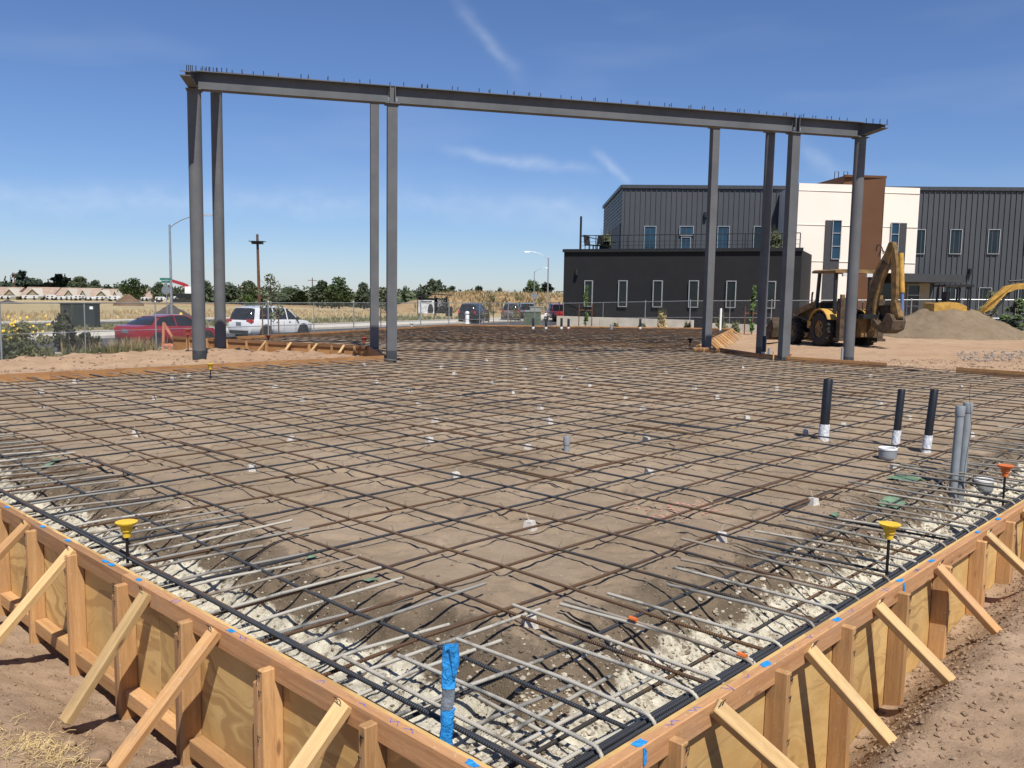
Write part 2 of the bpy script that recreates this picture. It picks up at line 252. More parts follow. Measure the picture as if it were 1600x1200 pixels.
# ---------------------------------------------------------------- mesh helpers
COL = sc.collection
class MB:
    def __init__(s): s.v = []; s.f = []; s.a = []
    def add(s, vs, fs):
        o = len(s.v); s.v += [V(p) for p in vs]; s.f += [tuple(i + o for i in f) for f in fs]; return s
    def box(s, c, d, rz=0.0, ax=None):
        ex, ey, ez = ax if ax else (V((math.cos(rz), math.sin(rz), 0)), V((-math.sin(rz), math.cos(rz), 0)), V((0, 0, 1)))
        c = V(c); p = [c + ex * (i * d[0] / 2) + ey * (j * d[1] / 2) + ez * (k * d[2] / 2) for i in (-1, 1) for j in (-1, 1) for k in (-1, 1)]
        return s.add(p, [(0, 1, 3, 2), (4, 6, 7, 5), (0, 4, 5, 1), (2, 3, 7, 6), (0, 2, 6, 4), (1, 5, 7, 3)])
    def b2(s, x0, x1, y0, y1, z0, z1): return s.box(((x0 + x1) / 2, (y0 + y1) / 2, (z0 + z1) / 2), (abs(x1 - x0), abs(y1 - y0), abs(z1 - z0)))
    def hexa(s, b, t):                                  # eight corners: bottom ring, top ring
        return s.add(list(b) + list(t), [(3, 2, 1, 0), (4, 5, 6, 7), (0, 1, 5, 4), (1, 2, 6, 5), (2, 3, 7, 6), (3, 0, 4, 7)])
    def tube(s, pts, r, n=8, cap=True, arc=False):
        pts = [V(p) for p in pts]; rs = r if isinstance(r, (list, tuple)) else [r] * len(pts); o = len(s.v); al = 0; prev = None
        for i, p in enumerate(pts):
            t = (pts[min(i + 1, len(pts) - 1)] - pts[max(i - 1, 0)]).normalized()
            if prev is None:
                ref = V((0, 0, 1)) if abs(t.z) < .9 else V((1, 0, 0)); a = t.cross(ref).normalized()
            else: a = (prev - t * prev.dot(t)).normalized()
            prev = a; b = t.cross(a)
            if i: al += (p - pts[i - 1]).length
            for k in range(n):
                q = 2 * math.pi * k / n; s.v.append(p + (a * math.cos(q) + b * math.sin(q)) * rs[i])
                if arc: s.a.append(al)
        for i in range(len(pts) - 1):
            for k in range(n):
                k2 = (k + 1) % n; s.f.append((o + i * n + k, o + i * n + k2, o + (i + 1) * n + k2, o + (i + 1) * n + k))
        if cap:
            s.f.append(tuple(o + k for k in reversed(range(n)))); s.f.append(tuple(o + (len(pts) - 1) * n + k for k in range(n)))
        return s
    def lathe(s, prof, c=(0, 0, 0), n=16, ax=None):     # prof: (radius, height)
        ex, ey, ez = ax if ax else (V((1, 0, 0)), V((0, 1, 0)), V((0, 0, 1))); c = V(c); o = len(s.v)
        for r_, z in prof:
            for k in range(n):
                q = 2 * math.pi * k / n; s.v.append(c + ex * (r_ * math.cos(q)) + ey * (r_ * math.sin(q)) + ez * z)
        for i in range(len(prof) - 1):
            for k in range(n):
                k2 = (k + 1) % n; s.f.append((o + i * n + k, o + i * n + k2, o + (i + 1) * n + k2, o + (i + 1) * n + k))
        s.f.append(tuple(o + k for k in reversed(range(n)))); s.f.append(tuple(o + (len(prof) - 1) * n + k for k in range(n)))
        return s
    def prism(s, poly, ext, flip=False):                # polygon of 3-D points extruded by a vector
        poly = [V(p) for p in poly]; n = len(poly); e = V(ext)
        return s.add(poly + [p + e for p in poly], [tuple(reversed(range(n))), tuple(range(n, 2 * n))] + [(i, (i + 1) % n, n + (i + 1) % n, n + i) for i in range(n)])
    def loft(s, secs, closed=True, cap=True):
        o = len(s.v); n = len(secs[0])
        for q in secs: s.v += [V(p) for p in q]
        for i in range(len(secs) - 1):
            for k in range(n if closed else n - 1):
                k2 = (k + 1) % n; s.f.append((o + i * n + k, o + i * n + k2, o + (i + 1) * n + k2, o + (i + 1) * n + k))
        if cap: s.f.append(tuple(o + k for k in reversed(range(n)))); s.f.append(tuple(o + (len(secs) - 1) * n + k for k in range(n)))
        return s
    def mesh(s, name, smooth=False, fix=True):
        m = bpy.data.meshes.new(name); m.from_pydata([tuple(p) for p in s.v], [], s.f)
        if s.a and len(s.a) == len(s.v):
            at_ = m.attributes.new('arc', 'FLOAT', 'POINT'); at_.data.foreach_set('value', s.a)
        if fix and len(s.v) < 60000:
            bm = bmesh.new(); bm.from_mesh(m); bmesh.ops.recalc_face_normals(bm, faces=bm.faces); bm.to_mesh(m); bm.free()
        if smooth:
            m.polygons.foreach_set('use_smooth', [True] * len(m.polygons))
            if smooth == 'auto':
                try: m.set_sharp_from_angle(angle=R(40))
                except Exception: pass
        return m
    def build(s, name, mat, parent=None, smooth=False, world=False, fix=True):
        if world and parent is not None:
            r = parent
            while r.parent: r = r.parent
            inv = Matrix.Translation(-r.location) if r.rotation_euler.z == 0 else (Matrix.Translation(r.location) @ Matrix.Rotation(r.rotation_euler.z, 4, 'Z')).inverted()
            s.v = [inv @ p for p in s.v]
        o = bpy.data.objects.new(name, s.mesh(name, smooth, fix)); COL.objects.link(o); o.data.materials.append(M[mat] if isinstance(mat, str) else mat)
        if parent is not None: o.parent = parent
        return o
def tag(o, label=None, cat=None, group=None, kind=None):
    if label: o['label'] = label
    if cat: o['category'] = cat
    if group: o['group'] = group
    if kind: o['kind'] = kind
    return o
def thing(name, label, cat, loc=(0, 0, 0), rz=0.0, group=None):
    o = bpy.data.objects.new(name, None); COL.objects.link(o); o.location = loc; o.rotation_euler = (0, 0, rz); o.empty_display_size = .1
    return tag(o, label, cat, group)
_bm = {}
def board(name, mat, parent, p0, p1, wdt, thk, side):   # a sawn board from p0 to p1 (parent frame), wide along 'side'
    p0, p1 = V(p0), V(p1); ex = (p1 - p0).normalized(); ey = V(side); ey = (ey - ex * ex.dot(ey)).normalized(); ez = ex.cross(ey); Ln = (p1 - p0).length
    key = (round(Ln, 3), wdt, thk)
    if key not in _bm:
        b = MB(); c = min(.0035, thk / 5); hw, ht = wdt / 2, thk / 2; secs = []
        for x, k in ((-Ln / 2, c), (-Ln / 2 + c, 0), (Ln / 2 - c, 0), (Ln / 2, c)):
            a_, b_ = hw - k, ht - k
            secs.append([(x, -a_ + c, -b_), (x, a_ - c, -b_), (x, a_, -b_ + c), (x, a_, b_ - c), (x, a_ - c, b_), (x, -a_ + c, b_), (x, -a_, b_ - c), (x, -a_, -b_ + c)])
        _bm[key] = b.loft(secs).mesh('board')
    o = bpy.data.objects.new(name, _bm[key]); COL.objects.link(o)
    if not o.data.materials: o.data.materials.append(M[mat])
    o.material_slots[0].link = 'OBJECT'; o.material_slots[0].material = M[mat]
    mt = Matrix((ex, ey, ez)).transposed().to_4x4(); mt.translation = (p0 + p1) / 2; o.parent = parent; o.matrix_basis = mt
    return o
def fb(x, y, z=0.0, s=1.0, o=4): return noise.fractal(V((x * s, y * s, z)), 1.0, 2.0, o)
def sstep(a, b, x):
    t = max(0, min(1, (x - a) / (b - a))); return t * t * (3 - 2 * t)

# ---------------------------------------------------------------- plan of the site
A_ = R(43.4); P0 = V((.105, 2.34, 0))
DR = V((math.sin(A_), math.cos(A_), 0)); DL = V((-math.cos(A_), math.sin(A_), 0))
def W(u, v, z=0.0): p = P0 + DR * u + DL * v; return V((p.x, p.y, z))
def UVw(p): q = V((p[0], p[1], 0)) - P0; return q.dot(DR), q.dot(DL)
UR, VL_, UT = 18.7, 14.0, 10.45
tip = W(UT, VL_); bR = V((-3.9, 23.1, 0)); bL = V((-8.9, 25.45, 0)); fC = V((-2.65, 40.4, 0)); rF = V((10.55, 41.6, 0)); r0 = V((5.2, 24.9, 0)); r1 = V((6.02, 25.05, 0)); r2 = V((6.5, 22.6, 0)); r3 = W(UR, 8.4)
far_poly = [r3, r2, r1, r0, rF, fC, bL, bR, tip, W(UR, VL_)]
union_uv = [(0, 0), (UR, 0), (UR, 8.4)] + [UVw(p) for p in (r2, r0, rF, fC, bL, bR)] + [(UT, VL_), (0, VL_)]

# ================================================================ the setting
def grid(name, mat, us, vs, fn, parent=None, kind='structure', attr=None, smooth=True):
    vv = []; at_ = []
    for u in us:
        for v in vs:
            r = fn(u, v)
            if attr: at_.append(r[1]); r = r[0]
            vv.append(r)
    n = len(vs); ff = [(i * n + j, (i + 1) * n + j, (i + 1) * n + j + 1, i * n + j + 1) for i in range(len(us) - 1) for j in range(n - 1)]
    m = bpy.data.meshes.new(name); m.from_pydata([tuple(p) for p in vv], [], ff)
    if attr: a = m.attributes.new(attr, 'FLOAT', 'POINT'); a.data.foreach_set('value', at_)
    if smooth: m.polygons.foreach_set('use_smooth', [True] * len(m.polygons))
    if len(ff) and m.polygons[0].normal.z < 0: m.flip_normals()
    o = bpy.data.objects.new(name, m); COL.objects.link(o); m.materials.append(M[mat])
    if kind: o['kind'] = kind
    if parent: o.parent = parent
    return o
def steps(a, b, d0, g=1.0, dmax=9e9):
    r = [a]; d = d0
    while r[-1] < b: r.append(min(b, r[-1] + d)); d = min(dmax, d * g)
    return r
def ter(x, y):
    d = math.hypot(x, y); z = -1.36 - 2.3 * sstep(110, 330, y) - (.0 if y > 0 else 0)
    return V((x, y, z + .25 * fb(x, y, 3, .02) * sstep(60, 200, d)))
ax = sorted(set([round(s * q, 2) for q in [0, 6, 12, 20, 30, 42, 56, 72, 90, 110, 135, 165, 200, 250, 310, 400, 550, 800, 1200, 2000, 3500, 6000] for s in (1, -1)]))
ay = [-3000, -1000, -300, -100, -40, -10] + [y for y in ax if y >= 0]
grid('ground', 'field', ax, ay, ter)

# slab bed of the near wing: trench of pale gravel along the forms, sand inside
def edge_d(u, v): return min(u, v)
random.seed(303); FOOT = {}
for i in range(1300):                                    # boot prints trodden into the sand
    fu, fv, fa = random.uniform(.9, 13), random.uniform(.9, 12), random.uniform(0, 3.14)
    FOOT.setdefault((int(fu * 2), int(fv * 2)), []).append((fu, fv, math.cos(fa), math.sin(fa), random.uniform(.010, .022)))
def foot(u, v):
    z = 0.0; a, b_ = int(u * 2), int(v * 2)
    for i in (a - 1, a, a + 1):
        for j in (b_ - 1, b_, b_ + 1):
            for fu, fv, c, s_, d in FOOT.get((i, j), ()):
                x = (u - fu) * c + (v - fv) * s_; y = -(u - fu) * s_ + (v - fv) * c; q = (x / .15) ** 2 + (y / .058) ** 2
                if q < 3: z += -d * math.exp(-q * q) + d * .45 * math.exp(-(q - 1.7) ** 2 * 5)
    return z
def bedfn(u, v):
    e = edge_d(u, v) + .16 * fb(u, v, 1.7, 1.1, 3); t = sstep(.48, 1.05, e); z = -.42 + .292 * t
    k = t * (1 - t) * 4
    z += .013 * fb(u, v, 0, 1.6, 5) * (.6 + t) + k * .060 * fb(u, v, 5, 4.2, 5) + (1 - t) * .034 * fb(u, v, 9, 7.0, 5) + .0105 * fb(u, v, 6, 4.6, 3) * t + .0045 * fb(u, v, 3, 16, 3) * (1 + 2 * k) + foot(u, v) * t
    p = W(u, v, z); return p, (1.25 * (1 - sstep(.42, .90, e)) + .50 * (1 - sstep(.88, 1.18, e)))
us = steps(0, 4.0, .025) + steps(4.03, 11, .05) + steps(11.06, UR, .075)
vs = steps(0, 4.2, .025) + steps(4.23, 10, .05) + steps(10.06, VL_, .075)
grid('slab_bed', 'bed', us, vs, bedfn, attr='gravel')
b = MB(); b.add([V((p.x, p.y, -.130)) for p in far_poly], [tuple(range(len(far_poly)))])
m_ = b.mesh('slab_bed_far', fix=False)
bm = bmesh.new(); bm.from_mesh(m_); bmesh.ops.triangulate(bm, faces=bm.faces); bmesh.ops.recalc_face_normals(bm, faces=bm.faces)
if sum(f.normal.z for f in bm.faces) < 0: bmesh.ops.reverse_faces(bm, faces=bm.faces)
bm.to_mesh(m_); bm.free(); o = bpy.data.objects.new('slab_bed', m_); COL.objects.link(o); m_.materials.append(M['bed']); o['kind'] = 'structure'
ga = m_.attributes.new('gravel', 'FLOAT', 'POINT')

# ground outside the near forms
def zL(v): return -.70 + .02 * math.sin(v * 1.3)
def zRt(u): return -.74 + .30 * sstep(.6, 4.6, u) + .34 * sstep(4, 18, u)
def gl(e, v):
    p = W(-e, v); z = zL(v) + .24 * sstep(.05, .80, e) - .02 * (1 - sstep(.02, .2, e)) + .03 * fb(p.x, p.y, 2, 1.6, 5) + .018 * fb(p.x, p.y, 4, 7, 4) + .03 * sstep(.6, 2, e)
    return V((p.x, p.y, z))
grid('dirt_ground_left', 'dirt', steps(.022, 2.0, .03) + steps(2.05, 14, .1, 1.25), steps(-.6, 6.5, .035) + steps(6.6, 24, .15, 1.2), gl)
def gr(u, e):
    p = W(u, -e); z = zRt(u) + (-.29 - zRt(u)) * sstep(.05, .50, e) * (1 - sstep(9, 14, u)) + .035 * fb(p.x, p.y, 12, 1.3, 5) + .022 * fb(p.x, p.y, 14, 7, 4) * (1 - .7 * sstep(.7, 1.3, e)) - .05 * (1 - sstep(.02, .3, e))
    return V((p.x, p.y, z))
grid('dirt_ground_right', 'dirt', steps(-.6, 6.5, .035) + steps(6.6, 26, .15, 1.15, 1), steps(.022, 2.4, .03) + steps(2.45, 16, .1, 1.25), gr)
grid('dirt_ground_corner', 'dirt', steps(-9, -.6, .5), steps(-9, -.6, .5), lambda u, v: W(u, v, -.80))
# left yard: dirt level with the form, dropping to the street and into the notch
TS = V((.469, .883, 0)); NS = V((-.883, .469, 0)); OS = V((-16.6, 28, 0))
def ST(a, f, z=-1.2): p = OS + TS * a + NS * f; return V((p.x, p.y, z))
bdir = (bL - bR).normalized(); bnorm = V((-bdir.y, bdir.x, 0))
if bnorm.y > 0: bnorm = -bnorm
def gleft(u, v):
    p = W(u, v); z = -.06
    db = (p - bR).dot(bnorm); z -= .40 * (1 - sstep(.2, 2.8, db)) * sstep(4, 8, u)
    off = (p - OS).dot(NS); z -= 1.0 * sstep(-11.0, -5.5, off)
    z += .06 * fb(p.x, p.y, 3, .9, 5) * sstep(14.2, 15, v) + .09 * max(0, fb(p.x, p.y, 8, 2.2, 4)) * sstep(14.6, 15.5, v)
    if db < -.02: z = min(z, -.42)
    return V((p.x, p.y, min(z, -.015) if v < 14.4 else z))
grid('dirt_yard_left', 'reddirt', steps(-8, 13.2, .12), steps(VL_ + .062, 28, .12, 1.01, .3), gleft)
# right yard
fdir = (rF - r0).normalized(); fnorm = V((fdir.y, -fdir.x, 0))
def gright(u, v):
    p = W(u, v); d = (p - r0).dot(fnorm); z = -.16 - .26 * (1 - sstep(.3, 5, d)) * sstep(20, 22, u)
    z += .05 * fb(p.x, p.y, 6, .6, 5) + .03 * fb(p.x, p.y, 6, 2.5, 4)
    if u < 19.6: z = min(z, -.10)
    if d < 0: z = min(z, -.40)
    return V((p.x, p.y, z))
grid('dirt_yard_right', 'reddirt', steps(UR + .062, 56, .16, 1.012, .8), steps(-26, 26, .22), gright)

# street, kerbs, pavement (beyond the fence)
def strip(name, mat, a0, a1, f0, f1, z, n=1, thick=.0):
    b = MB(); top = [ST(a0, f0, z), ST(a1, f0, z), ST(a1, f1, z), ST(a0, f1, z)]
    b.hexa([V((p.x, p.y, z - .3)) for p in top], top); o = b.build(name, mat); o['kind'] = 'structure'; return o
strip('street', 'asphalt', -40, 190, 3.0, 12.2, -1.20)
strip('kerb', 'concrete', -40, 190, 12.2, 12.5, -1.06)
strip('pavement', 'concrete', -40, 190, 12.5, 17.5, -1.07)
strip('verge', 'verge', -40, 60, 17.5, 25.5, -1.10)
strip('cross_street', 'asphalt', -60, 46, 25.5, 31.0, -1.19)
strip('far_pavement', 'concrete', -60, 46, 31.0, 33.0, -1.08)
strip('near_kerb', 'concrete', -40, 190, 2.7, 3.0, -1.06)
strip('near_verge', 'verge', -40, 60, -1.2, 2.7, -1.09)
# dry grass berm in the middle distance
def berm(a, f):
    x = -25 + a; y = 128 + f; prof = sstep(0, 9, f) * (1 - sstep(30, 55, f)); xs = sstep(0, 14, a) * (1 - sstep(70, 85, a))
    return V((x, y, -1.5 + 2.45 * prof * xs * (1 + .14 * fb(x, y, 1, .09, 4)) + .55 * fb(x, y, 7, .22, 4) * prof * xs))
grid('hill', 'hill', steps(0, 85, .8), steps(0, 55, .8), berm)
def berm2(a, f):
    x = -98 + a; y = 175 + f; k = sstep(0, 8, f) * (1 - sstep(14, 30, f)) * sstep(0, 10, a) * (1 - sstep(60, 74, a))
    return V((x, y, -3.4 + 1.7 * k * (1 + .3 * fb(x, y, 2, .1, 3))))
grid('spoil_bank', 'hill', steps(0, 74, 1.5), steps(0, 30, 1.5), berm2)

# ================================================================ formwork
def formwork(label, p0, p1, out_sign, height, studs, braces, group=None, plymat='ply', bottom_plate=False, stud_len=None, gz=None, btop=.06, bend=.42, bz=-.33, bsweep=.0, panel=2.44, bw=.064, platemat='plate'):
    """local frame: x along the form, y * out_sign outward, z = 0 the top edge"""
    p0, p1 = V(p0), V(p1); d = p1 - p0; Ln = d.length
    t = thing('wooden_formwork', label, 'formwork', (p0.x, p0.y, 0), math.atan2(d.y, d.x), group); s = out_sign
    x = 0.0
    while x < Ln - .01:
        x1 = min(Ln, x + panel); c = (x + x1) / 2
        bb = MB(); bb.b2(-(x1 - x) / 2 + .0015, (x1 - x) / 2 - .0015, -.009, .009, -height / 2, height / 2)
        o = bb.build('plywood_panel', plymat, t); o.location = (c, s * .009, -height / 2 - .001); x = x1
    x = 0.0; k = 0
    while x < Ln - .01:
        x1 = min(Ln, x + 3.66 - (k == 0) * .9); k += 1
        board('top_plate', 'platedark' if plymat == 'plyred' else platemat, t, (x + .001, s * .037, -.0445 + .002 * (k % 2)), (x1 - .001, s * .037, -.0445 + .002 * (k % 2)), .089, .038, (0, 0, 1)); x = x1
    if bottom_plate:
        for a, b_ in zip(studs[:-1], studs[1:]):
            if b_ - a > .2: board('bottom_plate', 'stud', t, (a + .021, s * .052, -height + .13), (b_ - .021, s * .052, -height + .13), .080, .066, (0, 0, 1))
    for q in studs:
        if 0 <= q <= Ln:
            ln = (stud_len(q) if stud_len else height)
            qq = q + random.uniform(-.014, .014); board('stud', 'stud', t, (q, s * .0635, -.018 - random.random() * .022), (qq, s * .0635, -ln), .089, .038, (0, 1, 0))
            if random.random() < .3: board('stud', 'plate', t, (q + .040, s * .0625, -.095), (qq + .040, s * .0625, -ln), .086, .038, (0, 1, 0))
    for q in braces:
        if 0 <= q <= Ln:
            jz = random.uniform(-.03, .03)
            br = board('brace', random.choice(('brace', 'brace', 'stud')), t, (q - .0, s * btop, -.012 + jz * .3), (q + bsweep + jz * 2.2, s * (bend + jz), bz + jz - .03), bw, .038, (1, .0, .25 + jz))
            if height > .7 and q < 6:
                for a_ in (-.012, .008):
                    nb = MB(); nb.tube([(q + a_, s * (btop + .028), .0), (q + a_ + .002, s * (btop + .032), .016), (q + a_ + .012, s * (btop + .034), .018)], .0018, 4); nb.build('nail', 'nail', t)
    return t
random.seed(11)
sR = [.14, .59, 1.34, 1.97, 2.66, 3.31, 3.98, 4.63] + [5.28 + .65 * i for i in range(21)]
bRt = [.85, 1.60, 2.33, 3.2, 4.12, 5.0] + [5.9 + .95 * i for i in range(13)]
fr = formwork('plywood form wall with pale braces along the right edge of the slab', W(0, 0), W(UR, 0), -1, .74, sR, bRt, stud_len=lambda q: .80 - .2 * sstep(1, 6, q), bsweep=.2)
sL = [.10, .724, 1.369, 2.04, 2.72, 3.377, 4.009] + [4.66 + .65 * i for i in range(14)]
bLt = [.14, .88, 1.80, 2.47, 3.40, 4.12] + [5.0 + .9 * i for i in range(10)]
fl = formwork('plywood form wall with pale braces along the left edge of the slab', W(0, -.018), W(0, VL_), 1, .74, sL, bLt, bottom_plate=True, stud_len=lambda q: .80, bend=.47, bz=-.47, bsweep=.06)
formwork('long brown form board in front of the left dirt yard', W(-1.5, VL_), tip + DR * .02, 1, .30, [], [], plymat='plyred')
formwork('form wall with braces in the left dirt notch behind the grey columns', bR, bL + bdir * 1.5, -1 if (V((-bdir.y, bdir.x, 0))).dot(bnorm) < 0 else 1, .52, [.35 + .75 * i for i in range(9)], [.7, 1.6, 2.5, 3.4], plymat='plyred', bend=.5, bz=-.38)
formwork('short form board at the inner corner of the left dirt notch', bR, tip, 1, .30, [], [], plymat='plyred')
formwork('thin brown form board along the far left edge of the slab', bL, fC, 1, .4, [], [], plymat='plyred')
formwork('thin brown form board along the far end of the slab', fC, rF, 1, .4, [], [], plymat='plyred')
formwork('receding form wall with closely set braces beside the right dirt yard', r0, rF, -1, .42, [.1 + .61 * i for i in range(28)], [.3 + 1.22 * i for i in range(14)], bend=.5, bz=-.34)
formwork('short stud faced form end left of the black steel column', r0, r1, -1, .42, [.05, .3, .55, .78], [], panel=.9)
formwork('low form board in front of the right dirt yard by the columns', r2, r1, 1, .25, [], [], plymat='plyred')
formwork('dark brown form board at the foot of the right hand columns', W(UR, 5.9), r3, -1, .25, [], [], plymat='plyred')
formwork('low form board between the right dirt yard and the slab', r3, r2, -1, .25, [], [], plymat='plyred')
formwork('form board half buried by the dirt bank at the right', W(UR, 0), W(UR, 4.4), -1, .18, [], [], plymat='plyred')
def flat_patch(root, name, mat, c, ex, ey, n=7, thick=.0015, rag=.25):
    b = MB(); pts = []
    for i in range(n * 2):
        q = 2 * math.pi * i / (n * 2); k = 1 + random.uniform(-rag, rag); ca, sa = math.cos(q), math.sin(q)
        ca = math.copysign(abs(ca) ** .6, ca); sa = math.copysign(abs(sa) ** .6, sa); pts.append(V(c) + V(ex) * (ca * k) + V(ey) * (sa * k))
    nz = V(ex).cross(V(ey)).normalized(); nz = -nz if nz.z < 0 else nz
    return b.prism(pts, nz * thick).build(name, mat, root)
for q in (.43, 1.28, 1.95, 2.72, 3.2, 4.05, 4.5):        # blue tape folded over the top edge
    o = flat_patch(fr, 'blue_tape', 'tape', (q, -.035, .0025), (.030, 0, 0), (0, .014, 0)); tag(o, 'scrap of blue tape on the form top')
    if q in (.43, 2.72): flat_patch(fr, 'blue_tape', 'tape', (q - .0, -.0585, -.035), (.011, 0, 0), (0, 0, .030), thick=.001)
for q in (.27, 1.72, 2.62, 2.95, 3.03, 3.55, 3.95, 4.6):
    o = flat_patch(fl, 'blue_tape', 'tape', (q, .034, .0025), (.026, 0, 0), (0, .013, 0)); tag(o, 'scrap of blue tape on the form top')
for root, sgn, qs in ((fr, -1, (.6, .74, .98, 1.12, 1.5, 1.66, 2.1, 2.5, 2.95)), (fl, 1, (.55, .62, .8, 1.05, 1.6, 2.2))):   # crayon layout marks
    for q in qs:
        a = random.uniform(.3, 1.2); L_ = random.uniform(.02, .045)
        for j in range(random.choice((2, 3))):
            q2 = q + j * .018; b = MB(); b.box((q2, sgn * .036 + random.uniform(-.004, .004), .0023), (L_, .003, .001), rz=a * (1 if j % 2 else -1)); b.build('crayon_mark', 'ink', root)
for root, sgn, ss in ((fr, -1, sR[1:8]), (fl, 1, sL[1:7])):   # bent nails on the outer stud faces
    for q in ss:
        for zz in (-.05, -.055, -.12, -.30):
            b = MB(); x = q + random.uniform(-.011, .011); z = zz + random.uniform(-.01, .01); y = sgn * .1095
            b.tube([(x, y - sgn * .004, z), (x, y + sgn * .004, z), (x + .012, y + sgn * .003, z + .004), (x + .003, y + sgn * .004, z - .02)], .0016, 4); b.build('nail', 'nail', root)
b = MB(); b.box((4.22, -.0205, -.30), (.10, .001, .36)); b.build('marking_paint', 'pinkpaint', fr)

# ================================================================ reinforcing steel
def clip_line(const, along_u):
    P = union_uv; hits = []
    for (a, b_) in zip(P, P[1:] + P[:1]):
        ca, cb = (a[1], b_[1]) if along_u else (a[0], b_[0])
        if (ca - const) * (cb - const) < 0:
            t = (const - ca) / (cb - ca); hits.append((a[0] + (b_[0] - a[0]) * t) if along_u else (a[1] + (b_[1] - a[1]) * t))
    hits.sort(); return list(zip(hits[::2], hits[1::2]))
random.seed(5)
mat_root = thing('rebar_mat', 'wide grid of rusty reinforcing bars tied across the slab bed', 'rebar', W(0, 0))
def bar(name, pts, r=.0082, mat='rebar', n=6, parent=mat_root):
    b = MB(); b.tube(pts, r, n, arc=True); return b.build(name, mat, parent, smooth=True, world=True, fix=False)
def grid_bar(const, along_u, z):
    for a, b_ in clip_line(const, along_u):
        a += .05; b_ -= .05
        if b_ - a < .4: continue
        # near bars lap: split long runs so that bar ends show
        n = max(3, int((b_ - a) / .55)); tilt = random.uniform(-.035, .035); ph = random.uniform(0, 9); pts = []
        for i in range(n + 1):
            s = a + (b_ - a) * i / n; k = const + tilt * (i / n - .5) + .018 * fb(s, ph, 0, .45, 3); zz = z + .014 * fb(s, ph, 4, .8, 2)
            pts.append(W(s, k, zz) if along_u else W(k, s, zz))
        bar('rebar', pts, mat=random.choice(('rebar', 'rebar', 'rebar2')))
        if b_ - a > 7 and random.random() < .75:          # lap splice: a second bar end lying alongside
            s0 = a + (b_ - a) * random.choice((.22, .36, .5)) + random.uniform(-.4, .4); k = const + tilt * ((s0 - a) / (b_ - a) - .5) + .018 * fb(s0, ph, 0, .45, 3); L_ = random.uniform(.8, 1.3)
            q0, q1 = (s0, k + .019), (s0 + L_, k + .018 + tilt * .06); bar('rebar', [W(*q0, z + .004), W((q0[0] + q1[0]) / 2, (q0[1] + q1[1]) / 2, z + .006), W(*q1, z + .003)] if along_u else [W(q0[1], q0[0], z + .004), W((q0[1] + q1[1]) / 2, (q0[0] + q1[0]) / 2, z + .006), W(q1[1], q1[0], z + .003)], mat=random.choice(('rebar', 'rebar2')))
vv = .27
while vv < 28: grid_bar(vv, True, -.084); vv += .475 + random.uniform(-.012, .012)
uu = .60
while uu < 36: grid_bar(uu, False, -.071); uu += .49 + random.uniform(-.012, .012)
def far_bars(p0, d, L0, L1, nrm, n0, n1, sp, z):             # the far wing's own mat, turned to its walls
    k = n0; P = far_poly
    while k < n1:
        o_ = p0 + nrm * k; hits = []
        for a, b_ in zip(P, P[1:] + P[:1]):
            da, db = (a - o_).dot(nrm), (b_ - o_).dot(nrm)
            if da * db < 0: q = a + (b_ - a) * (da / (da - db)); hits.append((q - o_).dot(d))
        hits.sort()
        for h0, h1 in zip(hits[::2], hits[1::2]):
            h0 = max(h0 + .08, L0); h1 = min(h1 - .08, L1)
            if h1 - h0 > .6: m_ = o_ + d * ((h0 + h1) / 2) + nrm * random.uniform(-.03, .03); bar('rebar', [V(((o_ + d * q).x, (o_ + d * q).y, z + random.uniform(-.006, .006))) if i != 1 else V((m_.x, m_.y, z)) for i, q in enumerate((h0, (h0 + h1) / 2, h1))], mat=random.choice(('rebar', 'rebar2', 'rebar2')))
        k += sp + random.uniform(-.03, .03)
_fd = (rF - r0).normalized(); _fn = V((_fd.y, -_fd.x, 0))
far_bars(r0, _fd, -1.0, 60, _fn, -15, 6, .47, -.055); far_bars(r0, _fn, -60, 60, _fd, -.5, 18, .47, -.040)
for c, z, along_u in ((.075, -.062, True), (.098, -.058, True), (.122, -.075, True), (.30, -.345, True), (.34, -.35, True), (.130, -.040, False), (.156, -.046, False), (.33, -.34, False), (.375, -.345, False)):    # continuous edge bars
    Ln = UR if along_u else VL_; n = 30; pts = []
    for i in range(n + 1):
        s = .10 + (Ln - .2) * i / n; k = c + .008 * fb(s, c * 50, 0, .8, 2); zz = z + .008 * fb(s, c * 70, 3, .8, 2); pts.append(W(s, k, zz) if along_u else W(k, s, zz))
    bar('edge_bar', pts, .0088, 'rebar')
for k, (c, z) in enumerate(((.30, -.335), (.36, -.33), (.13, -.11))):      # bars bent round the corner
    pts = [W(c, 1.6, z), W(c, .8, z), W(c, c + .12, z)] + [W(c + .10 * (1 - math.cos(a)), c + .10 * (1 - math.sin(a)), z) for a in (.3, .7, 1.1, 1.45)] + [W(c + .3, c, z), W(1.3, c, z)]
    bar('corner_bar', pts, .0085, 'rebar2' if k else 'rebar')
def dowel_mesh(Ln, hook, sd):
    random.seed(sd); path = ([(0, -hook), (0, -.05)] + [(.05 - .05 * math.cos(a), -.05 + .05 * math.sin(a)) for a in (.4, .8, 1.2, 1.5)] if hook else [(0, -.004)]) + [(Ln * .4, .004), (Ln, random.uniform(-.02, .015))]
    pts = []; step = .0058; rs = []; lat = random.uniform(-.01, .01)
    for (x0, z0), (x1, z1) in zip(path, path[1:]):
        d = math.hypot(x1 - x0, z1 - z0); n = max(1, int(d / step))
        for i in range(n): t = i / n; pts.append((x0 + (x1 - x0) * t, lat * ((x0 + (x1 - x0) * t) / Ln) ** 2, z0 + (z1 - z0) * t))
    rs = [.0093 if i % 2 else .0071 for i in range(len(pts))]
    b = MB(); b.tube(pts, rs, 7, arc=True); return b.mesh('dowel', smooth=True, fix=False)
